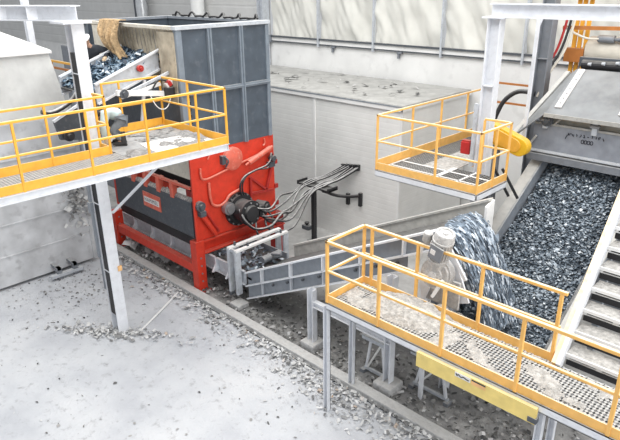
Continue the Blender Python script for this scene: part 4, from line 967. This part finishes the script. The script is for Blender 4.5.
def lit4():
    t_ = random.gauss(0, .75); return (-11.55+t_*.75+random.gauss(0, .12), 4.98+t_*.55+random.gauss(0, .12), .02+random.random()*.05)
solo('column_litter', flakes(300, lit4, .03, .14, .6, .5), 'litter', 'plastic scraps gathered round the foot of the left column', 'litter', kind='stuff')
solo('walkway_litter', flakes(420, lambda: (random.gauss(-6.4, 1.2), random.gauss(6.85, .28), .015+random.random()*.03), .02, .09, .5, .4), 'litter', 'plastic scraps on the floor around the near walkway legs', 'litter', kind='stuff')
solo('lump_litter', flakes(60, lambda: (random.gauss(-14.6, .5), random.gauss(8.1, .25), .05+random.random()*.2), .12, .40, .8, .6), 'litter', 'white lumps of scrap under the shredder beside its left leg', 'litter', kind='stuff')
solo('hopper_scraps', flakes(150, lambda: (-15.42+random.random()*.18, random.gauss(6.28, .17), random.gauss(2.1, .45)), .06, .20, .8, .8), 'litter', 'pale plastic scraps clinging to the corner of the left hopper', 'litter', kind='stuff')
solo('floor_strip', B().tube([(-11.02, 5.38, .03), (-11.5, 6.25, .03), (-12.0, 7.12, .03)], .025), 'wallwhite', 'thin white strip on the floor from left column foot to kerb', 'strip')

# ------------------------------------------------------------------ people
def skin(name, joints, edges, root, m, parent, sub=2):
    names = list(joints); me = bpy.data.meshes.new(name)
    o_ = wloc(parent)
    me.from_pydata([tuple(V(joints[n][0])-o_) for n in names], [(names.index(a), names.index(b)) for a, b in edges], [])
    ob = link(bpy.data.objects.new(name+'_cage', me))
    md = ob.modifiers.new('Skin', 'SKIN'); md.use_smooth_shade = True
    for i, n in enumerate(names):
        sv = me.skin_vertices[0].data[i]; r = joints[n][1]; sv.radius = (r, r) if not isinstance(r, tuple) else r; sv.use_root = (n == root)
    s2 = ob.modifiers.new('Sub', 'SUBSURF'); s2.levels = sub; s2.render_levels = sub
    dg = bpy.context.evaluated_depsgraph_get(); m2 = bpy.data.meshes.new_from_object(ob.evaluated_get(dg))
    bpy.data.objects.remove(ob); m2.name = name
    m2.materials.clear(); m2.materials.append(M[m])
    r = link(bpy.data.objects.new(name, m2)); r.parent = parent; return r
def ell(c, r, axis=(0, 0, 1), n=20, frac=1.0):
    ax = V(axis).normalized(); pr = []
    for k in range(13):
        a = -PI/2+PI*k/12*frac; pr.append((r[1]*math.sin(a), r[0]*math.cos(a)))
    return B().lathe(c, ax, pr, n)
def person(name, label, loc, J, head, face, mats, gloves):
    """J: joint positions; clothing follows the body as slightly larger skins"""
    t = thing(name, label, 'person', loc)
    R_ = dict(pelvis=.095, belly=.125, chest=.135, neck=.055, headbase=.05, shL=.062, elL=.042, wrL=.03, shR=.062, elR=.042, wrR=.03, hipL=.078, knL=.058, anL=.042, toL=.036, hipR=.078, knR=.058, anR=.042, toR=.036)
    E_ = [('pelvis', 'belly'), ('belly', 'chest'), ('chest', 'neck'), ('neck', 'headbase')]
    for s_ in 'LR': E_ += [('chest', 'sh'+s_), ('sh'+s_, 'el'+s_), ('el'+s_, 'wr'+s_), ('pelvis', 'hip'+s_), ('hip'+s_, 'kn'+s_), ('kn'+s_, 'an'+s_), ('an'+s_, 'to'+s_)]
    JJ = {k: (J[k], R_[k]*(1 if k in ('neck', 'headbase', 'wrL', 'wrR') else .72)) for k in J}
    body = skin('body', JJ, E_, 'pelvis', 'skin', t)
    f = V(face).normalized(); h = V(head); upv = (h-V(J['neck'])).normalized(); f = (f-upv*f.dot(upv)).normalized(); side = upv.cross(f)
    hd = B().lathe(h-upv*.115, upv, [(0, .04), (.02, .062), (.06, .078), (.11, .084), (.16, .08), (.20, .06), (.225, .02)], 20)
    hd.lathe(h-upv*.01+f*.07, f, [(0, .02), (.035, .008)], 8)
    for sg in (-1, 1):
        hd.lathe(h+side*(.082*sg), side*sg, [(-.02, .02), (.012, .026), (.016, .015)], 10)
    build('head', hd, 'skin', t, smooth=True)
    ey = B()
    for sg in (-1, 1): ey.lathe(h+f*.072+side*(.032*sg)+upv*.012, f, [(0, .012), (.01, .006)], 8)
    ey.bar(h+f*.078+side*.025-upv*.055, h+f*.078-side*.025-upv*.055, .01, .008)
    build('eyes_and_mouth', ey, 'boot', t)
    build('hair', B().lathe(h-upv*.085-f*.022, upv, [(0, .05), (.03, .075), (.08, .086), (.13, .088), (.15, .08)], 18), 'boot', t, smooth=True)
    hp = B().lathe(h+upv*.045, upv, [(0, .150), (.008, .150), (.012, .112), (.05, .108), (.09, .085), (.115, .05), (.125, .01)], 22)
    hp.prism([h+upv*.045+side*.09+f*.07, h+upv*.045+f*.20, h+upv*.045-side*.09+f*.07], upv*.012)
    build('hard_hat', hp, 'helmet', t, smooth=True)
    jk = {k: (J[k], .15 if k == 'pelvis' else R_[k]+.036) for k in ('pelvis', 'belly', 'chest', 'shL', 'elL', 'wrL', 'shR', 'elR', 'wrR')}
    jk['neck'] = (V(J['chest']).lerp(V(J['neck']), .8), .065)
    skin('jacket', jk, [e for e in E_ if e[0] in jk and e[1] in jk], 'pelvis', mats[0], t)
    tr = {k: (J[k], (.138 if k == 'pelvis' else R_[k]+.024)) for k in ('pelvis', 'hipL', 'knL', 'anL', 'hipR', 'knR', 'anR')}
    skin('trousers', tr, [e for e in E_ if e[0] in tr and e[1] in tr], 'pelvis', mats[1], t)
    for s_ in 'LR':
        a = V(J['an'+s_]); b_ = V(J['to'+s_]); d = (b_-a); d.z = 0; d.normalize(); z0 = loc[2]
        bt = B().tube([V((a.x, a.y, z0+.22)), V((a.x, a.y, z0+.06))-d*.02, V((a.x, a.y, z0+.045))+d*.10, V((a.x, a.y, z0+.035))+d*.2], [.068, .066, .054, .035], 12)
        bt.bar(V((a.x, a.y, z0+.012))-d*.08, V((a.x, a.y, z0+.012))+d*.23, .095, .024)
        build('boot', bt, 'boot', t, smooth=True)
        w = V(J['wr'+s_]); e = V(J['el'+s_]); d = (w-e).normalized(); sd = d.cross(V((0, 0, 1)))
        sd = sd.normalized() if sd.length > .1 else V((1, 0, 0)); n_ = sd.cross(d)
        hj = {'w': (w, .03), 'p': (w+d*.07, (.042, .022))}
        he = [('w', 'p')]
        for k, (o, l) in enumerate(((-.03, .065), (-.01, .08), (.012, .075), (.032, .055))):
            hj['f%da' % k] = (w+d*.095+sd*o, .0105); hj['f%db' % k] = (w+d*(.095+l*.5)+sd*o*1.15-n_*.012, .0095); hj['f%dc' % k] = (w+d*(.095+l*.85)+sd*o*1.2-n_*.04, .008)
            he += [('p', 'f%da' % k), ('f%da' % k, 'f%db' % k), ('f%db' % k, 'f%dc' % k)]
        hj['ta'] = (w+d*.04-sd*.045-n_*.01, .012); hj['tb'] = (w+d*.085-sd*.062-n_*.03, .0095); he += [('w', 'ta'), ('ta', 'tb')]
        skin('glove', hj, he, 'w', gloves, t, 1)
    return t
# worker behind the infeed conveyor, leaning over it
J = dict(pelvis=(-15.02, 6.98, 5.40), belly=(-14.90, 6.98, 5.62), chest=(-14.60, 6.98, 6.01), neck=(-14.52, 6.89, 6.13), headbase=(-14.50, 6.84, 6.17),
         shL=(-14.56, 7.16, 6.02), elL=(-14.46, 7.36, 5.94), wrL=(-14.26, 7.14, 5.84), shR=(-14.72, 6.82, 5.98), elR=(-14.58, 6.60, 5.80), wrR=(-14.30, 6.62, 5.78),
         hipL=(-15.04, 7.09, 5.30), knL=(-15.02, 7.12, 4.90), anL=(-15.12, 7.10, 4.55), toL=(-14.98, 7.12, 4.48), hipR=(-15.04, 6.86, 5.30), knR=(-15.02, 6.84, 4.90), anR=(-15.12, 6.84, 4.55), toR=(-14.98, 6.83, 4.48))
person('person', 'person in dark jacket and white hard hat reaching over the infeed conveyor', (-15.1, 6.92, 4.42), J, (-14.48, 6.79, 6.26), (.2, -.7, -.6), ('jacketdark', 'trousers'), 'glove')
t = thing('rear_platform', 'low platform behind the infeed conveyor carrying the worker in the dark jacket', 'platform', (-15.0, 6.95, 4.3))
build('deck', B().box(-15.4, -14.5, 6.68, 7.45, 4.36, 4.42), 'midgrey', t)
for x, y in ((-15.35, 6.75), (-14.55, 6.72)): build('leg', B().bar((x, y, 0), (x, y, 4.36), .08, .08, up=(1, 0, 0)), 'midgrey', t)
# worker bending down on the left platform
J = dict(pelvis=(-11.16, 5.70, 4.98), belly=(-11.22, 5.66, 5.08), chest=(-11.34, 5.56, 5.12), neck=(-11.42, 5.48, 5.07), headbase=(-11.44, 5.45, 5.05),
         shL=(-11.22, 5.44, 5.06), elL=(-11.20, 5.36, 4.84), wrL=(-11.26, 5.40, 4.62), shR=(-11.48, 5.60, 5.06), elR=(-11.60, 5.56, 4.84), wrR=(-11.62, 5.46, 4.64),
         hipL=(-11.04, 5.68, 4.93), knL=(-11.16, 5.50, 4.74), anL=(-11.08, 5.68, 4.54), toL=(-11.16, 5.56, 4.47), hipR=(-11.26, 5.80, 4.93), knR=(-11.40, 5.64, 4.74), anR=(-11.32, 5.80, 4.54), toR=(-11.4, 5.70, 4.47))
PB = person('person', 'person in pale jacket and white hard hat bending down on the left platform', (-11.2, 5.8, 4.42), J, (-11.47, 5.42, 5.03), (-.5, -.4, -.7), ('jacketpale', 'trousers'), 'glove')

# ------------------------------------------------------------------ light, camera
w = bpy.data.worlds.new('World'); SC.world = w; w.use_nodes = True
w.node_tree.nodes['Background'].inputs['Color'].default_value = (.93, .96, 1.0, 1)
w.node_tree.nodes['Background'].inputs['Strength'].default_value = .5
def area(name, loc, rot, sx_, sy_, e, col=(1, 1, 1)):
    l = bpy.data.lights.new(name, 'AREA'); l.shape = 'RECTANGLE'; l.size = sx_; l.size_y = sy_; l.energy = e; l.color = col
    o = link(bpy.data.objects.new(name, l)); o.location = loc; o.rotation_euler = rot; return o
area('overhead_fill', (-9, 6, 14), (0, 0, 0), 22, 12, 3000, (1, .99, .97))  # unseen lamp added overhead for soft top light; no roof opening is modelled
area('window_light', (12, 7, 9), (math.radians(68), 0, math.radians(90)), 14, 7, 2000, (1, .99, .97))

cam = bpy.data.cameras.new('camera'); cam.sensor_width = 36; cam.lens = 586.25/620*36; cam.clip_end = 200
co = link(bpy.data.objects.new('camera', cam))
yaw, pitch, roll = math.radians(134.898), math.radians(22.050), math.radians(.7535)
cy, sy, cp, sp, cr, sr = math.cos(yaw), math.sin(yaw), math.cos(pitch), math.sin(pitch), math.cos(roll), math.sin(roll)
fwd = V((cp*cy, cp*sy, -sp)); right = V((sy, -cy, 0)); down = fwd.cross(right)
rx = right*cr+down*sr; dn = right*-sr+down*cr
mtx = Matrix(((rx.x, -dn.x, -fwd.x, 0), (rx.y, -dn.y, -fwd.y, 0), (rx.z, -dn.z, -fwd.z, 7.5), (0, 0, 0, 1)))
co.matrix_world = mtx
SC.camera = co
SC.view_settings.view_transform = 'Standard'; SC.view_settings.look = 'None'; SC.view_settings.gamma = 1; SC.view_settings.use_curve_mapping = False
SC.view_settings.exposure = .15
